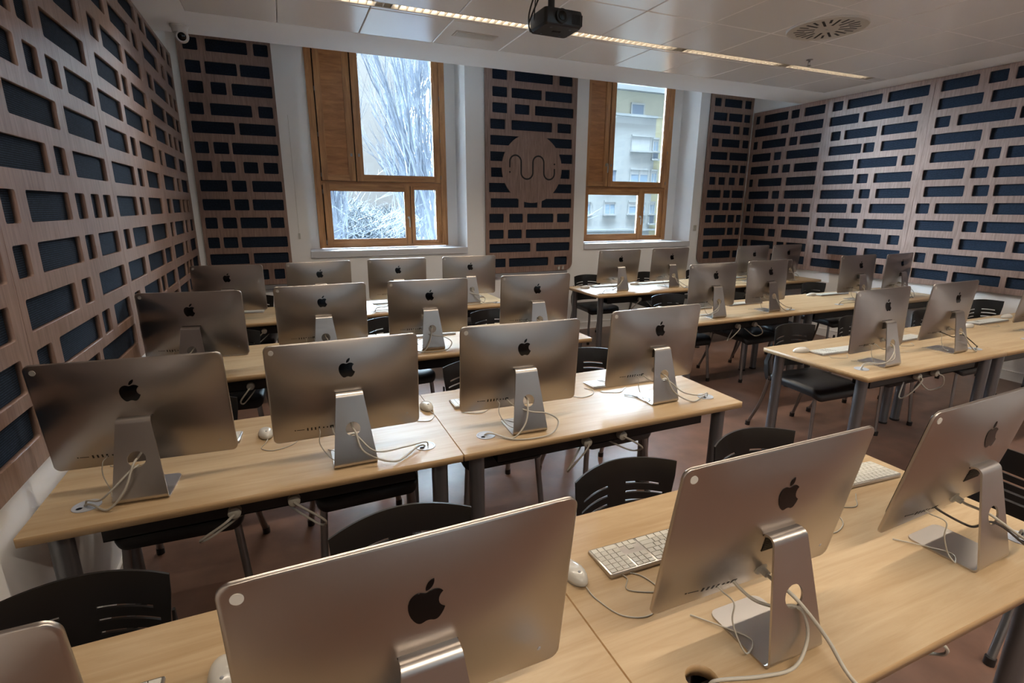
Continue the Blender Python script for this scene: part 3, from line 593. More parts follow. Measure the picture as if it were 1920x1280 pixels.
    def slot(x, w, h):
        y = -bulge(x/(MW/2), pz/(MH/2)); sv = (bulge(x/(MW/2), (pz+.004)/(MH/2))-bulge(x/(MW/2), (pz-.004)/(MH/2)))/.008
        vs = []
        for a, b in ((-w/2, -h/2), (w/2, -h/2), (w/2, h/2), (-w/2, h/2)):
            vs.append((x+a, y-sv*b-.0006-(bulge((x+a)/(MW/2), pz/(MH/2))+y), pz+b))
        m.add(vs+[(p[0], p[1]+.002, p[2]) for p in vs], [(3, 2, 1, 0), (4, 5, 6, 7), (0, 1, 5, 4), (1, 2, 6, 5), (2, 3, 7, 6), (3, 0, 4, 7)])
    slot(-.19, .004, .004); slot(-.172, .026, .0022)
    for x in (-.148, -.135, -.122, -.109): slot(x, .0048, .0125)
    for x in (-.094, -.081): slot(x, .0045, .006)
    slot(-.066, .013, .012)
    d['port_row'] = m.mesh('port_row', M['dark'])
    m = MB()
    for k in range(7):
        z = -.012-k*.0055; y = -bulge(0, z/(MH/2)); m.box(-.036, .036, y-.0012, y+.002, z-.0017, z+.0017)
    m.box(-.047, .047, -bulge(0, .0)-.0012, -bulge(0, 0)+.002, .0, .003)
    d['vent'] = m.mesh('vent', M['dark'])
    y = -bulge(0, -.118/(MH/2))
    d['power_inlet'] = MB().lathe([(0, 0), (.017, 0), (.0155, .004), (.009, .006), (.008, .02), (0, .02)], 18, Matrix.Translation((0, y+.001, -.118)) @ Matrix.Rotation(R(90), 4, 'X')).mesh('power_plug', M['cord'], 40)
    # stand: one bent strip, foot then arm, with the round cable hole
    prof = []                                          # centre line in (y, z): foot end -> rear bend -> arm -> top curl
    def arc(cy, cz, r, a0, a1, k):
        for i in range(k+1):
            a = R(a0+(a1-a0)*i/k); prof.append((cy+r*math.cos(a), cz+r*math.sin(a)))
    T = .0048; lean = math.atan2(.245, .052)           # arm climbs towards the screen
    prof.append((.05, T/2)); prof.append((-.10, T/2))
    rb = .014; arc(-.104, rb+T/2, rb, -90, -90-(180-math.degrees(lean)), 12)
    last = prof[-1]; dy, dz = math.cos(lean), math.sin(lean); L = .235
    prof.append((last[0]+dy*L*.5, last[1]+dz*L*.5)); prof.append((last[0]+dy*L, last[1]+dz*L))
    tp = prof[-1]; rc = .016; ny, nz = dz, -dy           # centre of the top curl lies towards the screen
    cy, cz = tp[0]+ny*rc, tp[1]+nz*rc; a0 = math.degrees(math.atan2(-nz, -ny))
    arc(cy, cz, rc, a0, a0-math.degrees(lean)-14, 12); e = prof[-1]; prof.append((e[0]+.018, e[1]-.004))
    S = [0]
    for i in range(1, len(prof)): S.append(S[-1]+math.dist(prof[i], prof[i-1]))
    tot = S[-1]; s_b = S[1]; s_top = S[-9-1] if False else None
    hw = lambda s: .075 if s < s_b+.03 else .075-(.075-.046)*min(1, (s-s_b-.03)/(tot-s_b-.06))
    out = [(-.075+.02, 0), (.075-.02, 0)]
    right = [(.075-.02+.02*math.sin(R(a)), .02-.02*math.cos(R(a))) for a in (22, 45, 67, 90)]
    ss = [s_b+.03+(tot-s_b-.03)*k/10 for k in range(11)]
    right += [(hw(s), s) for s in ss]
    outl = [(0, 0)]+[(.075-.02, 0)]+right+[(-x, s) for x, s in reversed(right)]+[(-.075+.02, 0)]
    # hole on the arm at height .138
    sh = next(s for s in [S[0]+i*.001 for i in range(600)] if s > s_b+.03 and at(prof, S, s)[1] >= .136)
    me = plate(outl, [circ(0, sh, .0255, 24)], T, 'stand')
    cuts(me, 1, S[1:-1])
    def f(v):
        (y, z), (ty, tz) = at(prof, S, v.y), tan(prof, S, v.y)
        return Vector((v.x, y+tz*v.z, z-ty*v.z))
    xform(me, f); me.materials.append(M['alu2']); smooth_(me, 40); d['stand'] = me
    return d
def at(P, S, s):
    for i in range(1, len(S)):
        if s <= S[i] or i == len(S)-1:
            t = (s-S[i-1])/(S[i]-S[i-1]); return (P[i-1][0]+(P[i][0]-P[i-1][0])*t, P[i-1][1]+(P[i][1]-P[i-1][1])*t)
def tan(P, S, s):
    ts = []
    for q in (s-.0008, s+.0008):
        for i in range(1, len(S)):
            if q <= S[i] or i == len(S)-1:
                dy, dz = P[i][0]-P[i-1][0], P[i][1]-P[i-1][1]; n = math.hypot(dy, dz); ts.append((dy/n, dz/n)); break
    a = (ts[0][0]+ts[1][0], ts[0][1]+ts[1][1]); n = math.hypot(*a); return (a[0]/n, a[1]/n)
MM = mac_meshes()
def computer(x, y, yaw, tilt, label, cords):
    t = thing('desktop_computer', label, 'computer', (x, y, ZD), R(yaw), 'silver all-in-one computers')
    link('stand', MM['stand'], t)
    h = link('housing', MM['housing'], t, (0, 0, .264), (R(tilt), 0, 0))
    for k in ('screen_glass', 'fruit_emblem', 'badge', 'small_badge', 'port_row', 'vent'): link(k, MM[k], h)
    link('power_plug', MM['power_inlet'], h)
    for pts, r, mt in cords:
        if pts[0][0] == 0: st = [(0, -.05, .146), (0, -.062, .146)]
        elif r < .003: st = [(pts[0][0], -.012, .1262), (pts[0][0], -.034, .124)]
        else: st = [(-.066, -.014, .1262), (-.064, -.04, .122)]
        pts = [tilted(q, tilt) for q in st]+list(pts[1:])
        nm = 'power_cord' if r > .003 else 'usb_cord'
        MB().tube(crom(pts, 6), r, 7).build(nm, M[mt], t, 60)
    return t
def tilted(p, tl):
    c, s = math.cos(R(tl)), math.sin(R(tl)); return (p[0], p[1]*c-(p[2]-.264)*s, p[1]*s+(p[2]-.264)*c+.264)
def P2L(x, y, yaw, p):                                 # world point on the desk -> computer's own frame
    a = R(yaw); dx, dy = p[0]-x, p[1]-y
    return (dx*math.cos(a)+dy*math.sin(a), -dx*math.sin(a)+dy*math.cos(a), p[2])
def power(x, y, yaw, g, kind=0, mt='cord'):
    gl = P2L(x, y, yaw, (g[0], g[1], 0)); s = 1 if gl[0] > 0 else -1
    a = [(0, -.055, .142), (0, -.08, .137), (s*.008, -.108, .125)]
    if kind == 0: a += [(s*.05, -.135, .09), (gl[0]*.6, min(-.14, gl[1]-.03), .045), (gl[0]*.92, gl[1]-.01, .035), (gl[0]-.004, gl[1], .004), (gl[0]-.006, gl[1]+.004, -.03)]
    else: a += [(s*.03, -.14, .06), (gl[0]*.5, min(-.15, gl[1]-.04), .008), (gl[0]*.85, gl[1]-.02, .012), (gl[0]-.004, gl[1], .004), (gl[0]-.004, gl[1]+.004, -.03)]
    return (a, .0036, mt)
def ether(x, y, yaw, g, kind=0, mt='cord'):
    gl = P2L(x, y, yaw, (g[0], g[1], 0)); s = 1 if gl[0] > 0 else -1
    if kind == 0:   # behind the arm and out through the hole
        a = [(-.066, -.03, .135), (-.06, -.06, .11), (-.03, -.075, .1), (0, -.09, .115), (s*.015, -.115, .11), (s*.07, -.15, .06), (gl[0]*.7, gl[1]-.035, .03), (gl[0]+.004, gl[1]-.006, .02), (gl[0]+.002, gl[1], -.03)]
    else:           # a wide loop round the front of the arm
        a = [(-.066, -.03, .135), (-.05, -.07, .11), (0, -.125, .1), (.07, -.13, .085), (.115, -.14, .05), (.08, -.165, .012), (0, -.175, .006), (-.09, -.155, .006), (gl[0]*.9, gl[1]-.012, .012), (gl[0], gl[1], .004), (gl[0], gl[1], -.03)]
    return (a, .0031, mt)
def usb(seed, px=-.109):
    q = random.Random(seed); e = q.uniform(-.05, .04)
    return ([(px, -.03, .13), (px, -.045, .118), (px-.004, -.05, .08), (px+.02+e*.3, -.06, .03), (px+.05+e, -.075, .009), (px+.09+e, -.05, .0075), (px+.06+e, .0, .0068), (px+.02+e, .06, .003)], .0017, 'cord')
gR = lambda x: x+.135
macs = [ # key, x, y, yaw, tilt
 ('10', -.544, .686, 0, 7), ('11', .139, .681, .9, 7.8), ('12', .889, .687, -.5, 9.5), ('13', 1.617, .689, 2.0, 10.6),
 ('21', -.486, 1.916, -4.5, 7.5), ('22', .158, 1.892, .25, 5.1), ('23', .861, 1.901, -3.1, 4.8), ('24', 1.591, 1.954, 1.2, 3.9),
 ('31', -.511, 3.291, -9.9, 1.2), ('32', .17, 3.330, .75, 6), ('33', .83, 3.31, -2.9, 5.6), ('34', 1.603, 3.298, -3.1, 5.5),
 ('41', -.447, 4.70, -9, 1.5), ('42', .243, 4.752, 2.5, 6.2), ('43', .921, 4.79, -2.2, 5.7), ('44', 1.611, 4.78, -3.3, 3.1),
 ('61', 3.223, 1.912, 2.2, -1.5), ('62', 3.955, 1.934, 1.6, 4.3), ('63', 5.211, 1.979, 0, 6), ('64', 5.95, 1.95, 0, 5),
 ('71', 3.321, 3.37, .6, -1.2), ('72', 3.982, 3.389, 3.5, -2.5), ('73', 5.305, 3.451, .2, -1.2), ('74', 5.917, 3.426, 6.0, .2),
 ('81', 3.421, 4.90, -3.5, 7), ('82', 4.124, 4.89, -.35, 4.2), ('83', 5.378, 4.85, -.1, 6), ('84', 5.956, 4.83, 1.6, 5)]
rown = {'1': 'front row', '2': 'second row', '3': 'third row', '4': 'window row', '6': 'second row', '7': 'third row', '8': 'window row'}
posn = ['beside the near side wall', 'second from the near side wall', 'third from the near side wall', 'at the middle aisle']
posb = ['at the aisle end', 'second from the aisle', 'third from the aisle', 'beside the far side wall']
GR = {}
for r, y in (('1', Y1), ('2', Y2), ('3', Y3), ('4', Y4)):
    GR[r] = [(-.782+.135, y+.128), (.542-.115, y+.128), (.544+.135, y+.128), (1.955-.115, y+.128)]
for r, xl, y in (('6', 2.88, Y2), ('7', 2.93, Y3+.09), ('8', 2.985, Y4+.09)):
    GR[r] = [(xl+.135, y+.128), (xl+1.4-.115, y+.128), (xl+1.402+.55, y+.128), (xl+1.402+1.65, y+.128)]
for i, (k, x, y, yaw, tl) in enumerate(macs):
    a, b = k[0], int(k[1]); far = a in '678'
    idx = b-1 if (a != '1' and not far) else (b if a == '1' else b-1)
    p = (posb if far else posn)[idx]
    lab = 'silver all-in-one computer, %s%s, %s' % (rown[a], ' across the aisle' if far else '', p)
    if i in (0,): lab = 'silver all-in-one computer, front row beside the near side wall, mostly cut off'
    g = GR[a][idx]
    kd = {'12': (1, 0), '23': (1, 1), '21': (1, 0), '13': (0, 0), '33': (1, 1)}.get(k, (i % 2, (i//2) % 2 if far or a == '4' else 0))
    mt = 'cordd' if k in ('13', '62') else 'cord'
    cs = [power(x, y, yaw, g, kd[0]), ether(x, y, yaw, g, kd[1], mt), usb(i)]
    if k == '12':
        g0 = P2L(x, y, yaw, (.679, .60, 0))
        cs = [([(0, -.055, .142), (0, -.085, .138), (.014, -.115, .115), (.045, -.15, .06), (.05, -.2, .016), (.045, -.28, .006)], .0042, 'cord'),
              ([(-.066, -.03, .135), (-.055, -.05, .11), (-.02, -.072, .1), (.004, -.094, .112), (.016, -.112, .10), (.018, -.125, .05), (-.03, -.14, .014), (-.1, -.125, .006), (g0[0]+.03, g0[1]-.01, .004), (g0[0]+.01, g0[1], -.01), (g0[0]-.01, g0[1], -.05)], .0036, 'cord'), usb(3)]
    computer(x, y, yaw, tl, lab, cs)

# ------------------------------------------------------------------ keyboards and mice
KW, KD = .43, .113
def key_layout():
    """keys in the user's frame: x to the user's side with the number pad at +x, y away from the user"""
    ks = []; u = .01905; x0 = -KW/2+.006; top = KD-.004
    h = [.0115, .0162, .0162, .0162, .0162, .0162]; yy = top; rowsy = []
    for q in h: rowsy.append((yy-q, yy)); yy -= q+.0022
    def row(r, start, ws, step=None):
        x = start
        for w in ws: ks.append((x, x+w*u-.0022, *rowsy[r])); x += w*u
    row(0, x0, [1.04]*14); row(1, x0, [1]*13+[1.55]); row(2, x0, [1.5]+[1]*12+[1.05]); row(3, x0, [1.75]+[1]*11+[1.8]); row(4, x0, [2.25]+[1]*10+[2.3]); row(5, x0, [1.25, 1.15, 1.35, 5, 1.35, 1.15, 1.3, 1.25][:7]+[2.0])
    n0 = x0+14.85*u
    row(0, n0, [1, 1, 1]); row(1, n0, [1, 1, 1]); row(2, n0, [1, 1, 1]); ks.append((n0+u, n0+2*u-.0022, *rowsy[4])); row(5, n0, [1, 1, 1])
    p0 = n0+3.2*u
    for r in range(0, 5): row(r, p0, [1, 1, 1, 1] if r else [1, 1, 1, 1])
    row(5, p0, [2, 1, 1]); return ks
KS = key_layout()
def kz(y): return .006+.0075*y/KD                      # wedge: higher at the far edge
def kb_meshes():
    d = {}
    m = MB(); out = rrect(-KW/2, KW/2, 0, KD, .006, 3)
    m.loft([[(x, y, .0015) for x, y in out], [(x, y, kz(y)-.0006) for x, y in out], [(x*.998, KD/2+(y-KD/2)*.99, kz(y)) for x, y in out]])
    m.tube([(-KW/2+.01, KD-.012, .005), (KW/2-.01, KD-.012, .005)], .0048, 10)
    d['body'] = m.mesh('keyboard_body', M['alu2'], 50)
    m = MB()
    for a, b, c, e in KS: m.box(a, b, c, e, kz(c)-.001, kz((c+e)/2)+.0022)
    d['keys'] = m.mesh('keys', M['key'])
    d['single'] = {}
    for a, b, c, e in KS:
        k = (round(b-a, 4), round(e-c, 4))
        if k not in d['single']:
            w, h = k; q = MB(); q.loft([[(sx*w/2*s, sy*h/2*s, z) for sx, sy in ((-1, -1), (1, -1), (1, 1), (-1, 1))] for s, z in ((1, -.001), (1, .0015), (.95, .0024))]); d['single'][k] = q.mesh('key', M['key'])
    return d
KB = kb_meshes()
def keyboard(x, y, yaw, label, single=False, cord=1):
    """x, y: middle of the edge next to the user; user sits towards +Y so the keyboard faces that way"""
    t = thing('keyboard', label, 'keyboard', (x, y, ZD), R(180+yaw), 'white keyboards with number pads')
    link('body', KB['body'], t)
    if single:
        for a, b, c, e in KS:
            link('key', KB['single'][(round(b-a, 4), round(e-c, 4))], t, ((a+b)/2, (c+e)/2, kz((c+e)/2)))
    else: link('keys', KB['keys'], t, kind='stuff')
    if cord: MB().tube(crom([(KW/2-.03, KD-.006, .005), (KW/2-.04, KD+.015, .0022), (KW/2-.02, KD+.05, .002), (KW/2-.1, KD+.085, .002), (KW/2-.15, KD+.05, .002), (.04, KD+.03, .002)], 6), .0015, 6).build('cord', M['cord'], t, 60)
    return t
def mouse_mesh():
    m = MB(); rings = []; n = 20
    for k in range(9):
        a = k/8*PI/2; q = math.cos(a)**.6 if k < 8 else .02; z = .003+.029*math.sin(a)
        rings.append([(.0285*q*math.cos(2*PI*j/n)*(1 if k else .93), .0555*q*math.sin(2*PI*j/n)*(1 if k else .96)+.002*k, z*(1-.25*abs(math.sin(2*PI*j/n))**2*(1 if math.sin(2*PI*j/n) > 0 else .45)*q)) for j in range(n)])
    return m.loft(rings).mesh('mouse_body', M['white'], 60)
MS = mouse_mesh(); MBALL = MB().lathe([(0, .0295), (.004, .0305), (.0036, .0335), (.002, .035), (0, .0352)], 10, Matrix.Translation((0, .03, -.003))).mesh('scroll_ball', M['grom'], 60)
MBASE = MB().lathe([(0, 0), (.95, 0), (.98, .003), (.9, .004), (0, .004)], 20, Matrix.Diagonal((.0275, .053, 1, 1))).mesh('mouse_base', M['grom'], 60)
LOOPS = [[(0, .06, .006), (.012, .085, .002), (.03, .13, .002), (-.01, .17, .002), (-.08, .15, .002), (-.11, .10, .002), (-.085, .06, .002)],
         [(0, .06, .006), (-.005, .1, .002), (.03, .15, .002), (.07, .14, .002), (.09, .11, .002), (.06, .07, .002), (.1, .03, .002)],
         [(0, .06, .006), (.0, .1, .002), (-.02, .17, .002), (-.08, .2, .002), (-.15, .16, .002), (-.15, .09, .002), (-.1, .04, .002), (-.09, .0, .002)]]
LOOPM = [MB().tube(crom(p, 6), .0016, 6).mesh('cord', M['cord'], 60) for p in LOOPS]
def mouse(x, y, yaw, label, loop=0):
    t = thing('computer_mouse', label, 'mouse', (x, y, ZD), R(180+yaw), 'white mice')
    b = link('body', MS, t); link('base', MBASE, t); link('scroll_ball', MBALL, b)
    if loop is not None: link('cord', LOOPM[loop], t)
    return t
# keyboards: mid x, y of the user's edge
def kl(r, p, far=False): return 'white keyboard in the %s%s, %s' % (r, ' across the aisle' if far else '', p)
kbs = [(-.515, 1.03, 0, kl('front row', 'behind the computer beside the near side wall'), 1), (.887, 1.03, -1, kl('front row', 'behind the third computer, number pad showing beside the mouse'), 1), (1.688, 1.085, -4, kl('front row', 'behind the aisle computer, sticking out towards the aisle'), 1),
 (.14, 1.06, 0, kl('front row', 'hidden behind the large second computer'), 0),
 (-.45, 2.27, -3, kl('second row', 'behind the computer beside the near side wall'), 0), (.17, 2.28, 0, kl('second row', 'behind the second computer'), 0), (.865, 2.262, -2, kl('second row', 'behind the third computer, corner showing'), 0), (1.60, 2.245, -2, kl('second row', 'behind the aisle computer, end showing'), 0),
 (-.49, 3.66, -4, kl('third row', 'edge showing under the computer beside the near side wall'), 0), (.2, 3.68, 0, kl('third row', 'behind the second computer'), 0), (.87, 3.66, 0, kl('third row', 'behind the third computer'), 0), (1.6, 3.66, 0, kl('third row', 'behind the aisle computer'), 0),
 (-.44, 5.08, -4, kl('window row', 'edge showing under the computer beside the near side wall'), 0), (.25, 5.09, 0, kl('window row', 'behind the second computer'), 0), (.93, 5.09, 0, kl('window row', 'behind the third computer'), 0), (1.62, 5.09, 0, kl('window row', 'behind the aisle computer'), 0),
 (3.272, 2.215, -2, kl('second row', 'beside the mouse at the aisle end', 1), 0), (3.97, 2.245, 2, kl('second row', 'between the first two computers', 1), 0), (5.26, 2.345, 0, kl('second row', 'before the third computer', 1), 0), (5.98, 2.33, 0, kl('second row', 'beside the far side wall', 1), 0),
 (3.37, 3.72, 0, kl('third row', 'behind the computer at the aisle end', 1), 0), (4.03, 3.74, 0, kl('third row', 'behind the second computer', 1), 0), (5.38, 3.80, -1, kl('third row', 'beside a mouse, before the third computer', 1), 0), (5.95, 3.78, 3, kl('third row', 'beside the far side wall', 1), 0),
 (3.47, 5.22, 0, kl('window row', 'behind the computer at the aisle end', 1), 0), (4.14, 5.22, 0, kl('window row', 'behind the second computer', 1), 0), (5.38, 5.2, 0, kl('window row', 'behind the third computer', 1), 0), (5.97, 5.2, 0, kl('window row', 'beside the far side wall', 1), 0)]
for i, (x, y, a, l, s) in enumerate(kbs): keyboard(x, y, a, l, bool(s), cord=(i < 20))
ml = lambda r, p, far=False: 'white oval mouse, %s%s, %s' % (r, ' across the aisle' if far else '', p)
for i, (x, y, a, l, lp) in enumerate([(-.195, .985, 4, ml('front row', 'beside the big computer nearest to the viewer'), 0), (.59, .975, 6, ml('front row', 'beside the white number pad'), 2), (1.36, 1.0, 0, ml('front row', 'hidden behind the third computer'), 0),
 (-.148, 2.19, 8, ml('second row', 'looped thin cord, beside the second computer'), 0), (.528, 2.225, 4, ml('second row', 'at the seam between the two desks'), 1), (1.26, 2.23, 0, ml('second row', 'hidden behind the third computer'), 0),
 (3.015, 2.235, 70, ml('second row', 'at the corner of the desk end', 1), None), (4.88, 2.235, 80, ml('second row', 'lying beside the loose keyboard', 1), None), (5.632, 2.32, 80, ml('second row', 'by the edge of the third computer', 1), None),
 (5.10, 3.76, 80, ml('third row', 'by the keyboard before the third computer', 1), None), (3.09, 3.75, 0, ml('third row', 'behind the computer at the aisle end', 1), None),
 (3.13, 5.13, 60, ml('window row', 'at the corner of the desk end', 1), None), (3.84, 5.15, 60, ml('window row', 'between the first two computers', 1), None)]):
    mouse(x, y, a, l, lp)

# ------------------------------------------------------------------ chairs
def chair_meshes():
    d = {}
    # backrest: curved sheet, slots in two columns; local x across, z up; user faces -Y, backrest centre at y = 0
    zt, zb = .80, .47
    def top(x): return zt-.012*(abs(x)/.2)**2
    out = []
    for k in range(13): x = -.2+.4*k/12; out.append((x, top(x)))
    out += [(.197, .735), (.178, .60), (.160, .50), (.145, .475), (-.145, .475), (-.160, .50), (-.178, .60), (-.197, .735)]
    holes = []
    for i in range(4):
        z = .708-.034*i; e = .118+.012*min(i, 2)
        for s in (-1, 1):
            pts = [(s*(.035+(e)*k/6), z-.010*(k/6)**2) for k in range(7)]
            up = [(x, zz+.0042) for x, zz in pts]; dn = [(x, zz-.0042) for x, zz in reversed(pts)]
            holes.append(up+dn)
    me = plate(out, holes, .007, 'backrest'); cuts(me, 0, [-.19+.02*i for i in range(20)]); cuts(me, 1, [.5, .55, .6, .65, .7, .75])
    def f(v):
        x, z = v.x, v.y; yy = -.066*(x/.2)**2+.05*(z-.62)*.9+.08*(z-.62)**2
        return Vector((x, yy+v.z, z))
    xform(me, f); me.materials.append(M['black']); smooth_(me, 35); d['backrest'] = me
    # seat pad
    m = MB(); rings = []
    def so(s, dy=0): return [(x*s, -.27+(y+.0)*s, 0) for x, y in rrect(-.225, .225, -.22, .22, [.07, .045, .045, .07], 6)]
    base = rrect(-.225, .225, -.22, .22, [.045, .07, .07, .045], 6)
    def zc_(x, y): return -.012*(1-(x/.225)**2)-(.035*max(0, (-y-.12)/.1)**2)
    for s, z in ((.9, .405), (.985, .41), (1, .425), (1, .440), (.985, .452), (.95, .459), (.85, .462), (.6, .462), (.3, .462)):
        rings.append([(x*s, -.265+y*s, z+zc_(x*s, y*s)) for x, y in base])
    m.loft(rings); d['seat'] = m.mesh('seat', M['blacks'], 50)
    for n, pts in dict(legF=[(.19, -.44, .40), (.205, -.455, .2), (.218, -.47, .014)], legB=[(.195, -.06, .43), (.21, -.02, .22), (.235, .055, .014)]).items():
        for s, q in ((-1, 'a'), (1, 'b')):
            m = MB().tube(crom([(s*x, y, z) for x, y, z in pts], 4), .0155, 10, squash=.62); d[n+q] = m.mesh('leg', M['chrome'], 50)
            x, y, z = pts[-1]; d[n+q+'f'] = MB().tube([(s*x*.998, y-.002, z+.018), (s*x, y, 0)], .018, 10).mesh('foot_cap', M['black'], 50)
    for s, q in ((-1, 'a'), (1, 'b')):   # tapered bracket from rear leg up to the backrest edge
        rings = []
        for x, y, z, w, h in ((.20, -.05, .40, .020, .030), (.205, -.035, .46, .020, .036), (.198, -.015, .53, .014, .034), (.188, -.028, .60, .009, .028), (.19, -.03, .67, .006, .012)):
            rings.append([(s*x-w/2, y-h/2, z), (s*x+w/2, y-h/2, z), (s*x+w/2, y+h/2, z), (s*x-w/2, y+h/2, z)])
        d['br'+q] = MB().loft(rings).mesh('back_bracket', M['black'], 30)
    d['frame'] = MB().tube([(-.19, -.43, .398), (.19, -.43, .398)], .009, 8).tube([(-.195, -.07, .405), (.195, -.07, .405)], .009, 8).tube([(-.17, -.44, .4), (-.18, -.06, .405)], .009, 8).tube([(.17, -.44, .4), (.18, -.06, .405)], .009, 8).mesh('seat_frame', M['black'], 50)
    return d
CM = chair_meshes()
def chair(x, y, yaw, label):
    t = thing('chair', label, 'chair', (x, y, 0), R(yaw), 'black chairs with slotted backs')
    for k, n in (('backrest', 'backrest'), ('seat', 'seat'), ('frame', 'seat_frame'), ('bra', 'back_bracket'), ('brb', 'back_bracket')): link(n, CM[k], t)
    for k in ('legFa', 'legFb', 'legBa', 'legBb'):
        l = link('leg', CM[k], t); link('foot_cap', CM[k+'f'], l)
cl = lambda r, p, far=False: 'black chair, slotted back, %s%s, %s' % (r, ' across the aisle' if far else '', p)
chairs = [(-.535, 1.345, 3, cl('front row', 'beside the near side wall')), (.228, 1.345, 0, cl('front row', 'behind the big second computer')), (.98, 1.34, -1, cl('front row', 'with its slots seen over the white keyboard')), (1.585, 1.36, -2, cl('front row', 'at the aisle end')),
 (-.47, 2.62, -2, cl('second row', 'beside the near side wall')), (.22, 2.60, 2, cl('second row', 'second from the near side wall')), (.925, 2.69, 0, cl('second row', 'edge past the third computer')), (1.60, 2.66, 0, cl('second row', 'between third and aisle computers')),
 (-.42, 4.03, -4, cl('third row', 'beside the near side wall')), (.68, 4.06, 5, cl('third row', 'second from the near side wall')), (1.55, 4.05, 0, cl('third row', 'at the middle aisle')),
 (-.35, 5.62, -6, cl('window row', 'beside the near side wall')), (.5, 5.6, 4, cl('window row', 'under the tree window')), (1.65, 5.6, 0, cl('window row', 'at the middle aisle')),
 (3.42, 2.66, -2, cl('second row', 'at the aisle end', 1)), (4.11, 2.68, 2, cl('second row', 'second from the aisle', 1)), (4.95, 2.62, 0, cl('second row', 'third from the aisle', 1)), (6.06, 2.72, -14, cl('second row', 'turned before the far side wall', 1)),
 (3.46, 4.13, -2, cl('third row', 'at the aisle end', 1)), (4.12, 3.98, 3, cl('third row', 'pushed in second from the aisle', 1)), (4.75, 4.1, -6, cl('third row', 'third from the aisle', 1)), (5.59, 4.16, 0, cl('third row', 'seen before the far side wall', 1)),
 (3.52, 5.76, 0, cl('window row', 'at the aisle end', 1)), (4.40, 5.74, 0, cl('window row', 'second from the aisle', 1)), (5.3, 5.74, 0, cl('window row', 'third from the aisle', 1)), (5.95, 5.72, 0, cl('window row', 'in the far corner', 1)),
 (2.36, .95, 78, 'black chair standing in the aisle beside the front row, only its edge in view')]
for c in chairs: chair(*c)

# ------------------------------------------------------------------ ceiling fittings
t = thing('projector', 'black ceiling projector on a short pole over the desks', 'projector', (1.52, 2.915, 0), R(1))
ZP = 2.603
m = MB(); m.loft([[(x*s, y*s2, z) for x, y in rrect(-.118, .118, -.098, .098, .018, 4)] for s, s2, z in ((.93, .93, ZP), (1, 1, ZP+.012), (1, 1, ZP+.075), (.97, .97, ZP+.085))]); m.build('body', M['proj'], t, 30)
MB().lathe([(0, 0), (.034, 0), (.036, .006), (.036, .02), (0, .02)], 24, Matrix.Translation((-.02, -.094, ZP+.045)) @ Matrix.Rotation(R(90), 4, 'X')).build('lens_ring', M['black'], t, 40)
MB().lathe([(0, 0), (.026, 0), (.022, .004), (0, .006)], 24, Matrix.Translation((-.02, -.113, ZP+.045)) @ Matrix.Rotation(R(90), 4, 'X')).build('lens', M['gloss'], t, 40)
m = MB()
for k in range(8): m.box(.1175, .12, -.09+.02*k, -.08+.02*k, ZP+.015, ZP+.07)
for k in range(9): m.box(.05+.006*k, .053+.006*k, -.0995, -.097, ZP+.015, ZP+.065)
m.build('grille', M['dark'], t)
for fx, fy in ((-.06, -.06), (.06, -.06), (-.06, .06), (.06, .06)): MB().cyl((fx, fy), .007, ZP-.003, ZP+.003, 12).build('foot_screw', M['leg'], t)
MB().box(-.02, .03, -.01, .012, ZP-.001, ZP+.002).build('hatch_grip', M['gloss'], t)
m = MB().cyl((-.03, 0), .019, ZP+.08, ZC, 16).cyl((-.03, 0), .03, ZP+.085, ZP+.11, 16).cyl((-.03, 0), .026, ZP+.16, ZP+.185, 16).cyl((-.03, 0), .055, ZC-.012, ZC-.0005, 20)
for a in range(4): c_, s_ = math.cos(R(45+90*a)), math.sin(R(45+90*a)); m.tube([(-.03, 0, ZP+.11), (-.03+c_*.07, s_*.07, ZP+.088)], .007, 6)
m.build('ceiling_mount', M['black'], t, 40)
for i, p in enumerate(([(-.07, .0, ZC-.01), (-.1, -.02, ZC-.1), (-.165, -.02, ZP+.10), (-.17, .0, ZP+.03), (-.13, .06, ZP+.0), (-.11, .09, ZP+.03)],
                       [(-.06, .0, ZC-.01), (-.075, -.02, ZC-.08), (-.08, .0, ZC-.15), (-.14, .02, ZP+.07), (-.15, .04, ZP+.02), (-.11, .07, ZP-.002), (-.10, .09, ZP+.03)],
                       [(-.08, .02, ZC-.01), (-.11, .02, ZC-.12), (-.12, .03, ZP+.07), (-.1, .08, ZP+.05)], [(-.05, -.02, ZC-.01), (-.06, -.04, ZC-.04), (-.05, -.05, ZC-.09)])):
    MB().tube(crom(p, 7), .0045 if i < 2 else .003, 7).build('cable', M['black'], t, 60)
m = MB().box(-.062, -.045, -.058, -.045, ZC-.13, ZC-.085); m.build('cable_connector', M['dark'], t)
# round swirl diffuser
t = thing('air_diffuser', 'round white ceiling air diffuser with radial dark slots', 'vent', (3.935, 3.10, ZC))
MB().cyl((0, 0), .262, -.012, -.0085, 56).build('diffuser_plate', M['vent'], t)
for k in range(24):
    a = 2*PI*k/24; r0, r1 = ((.085, .215) if k % 2 == 0 else (.15, .225))
    if k % 6 == 0: r0 = .10
    MB().box(r0, r1, -.0085, .0085, -.0126, -.011, Matrix.Rotation(a, 4, 'Z')).build('slot', M['dark'], t)  # dark boxes on the plate paint the shade inside open slots
MB().lathe([(.262, -.012), (.272, -.013), (.278, -.006), (.278, -.0003), (.262, -.0003)], 56).build('rim', M['vent'], t, 40)
m = MB().cyl((0, 0), .009, -.0135, -.012, 12); m.build('centre_screw', M['grom'], t)
t = thing('ceiling_sprinkler', 'small metal sprinkler head under the ceiling beside the diffuser', 'sprinkler', (4.61, 3.765, ZC))
MB().cyl((0, 0), .028, -.004, -.0003, 20).cyl((0, 0), .009, -.022, -.004, 12).build('escutcheon', M['chrome'], t, 40)
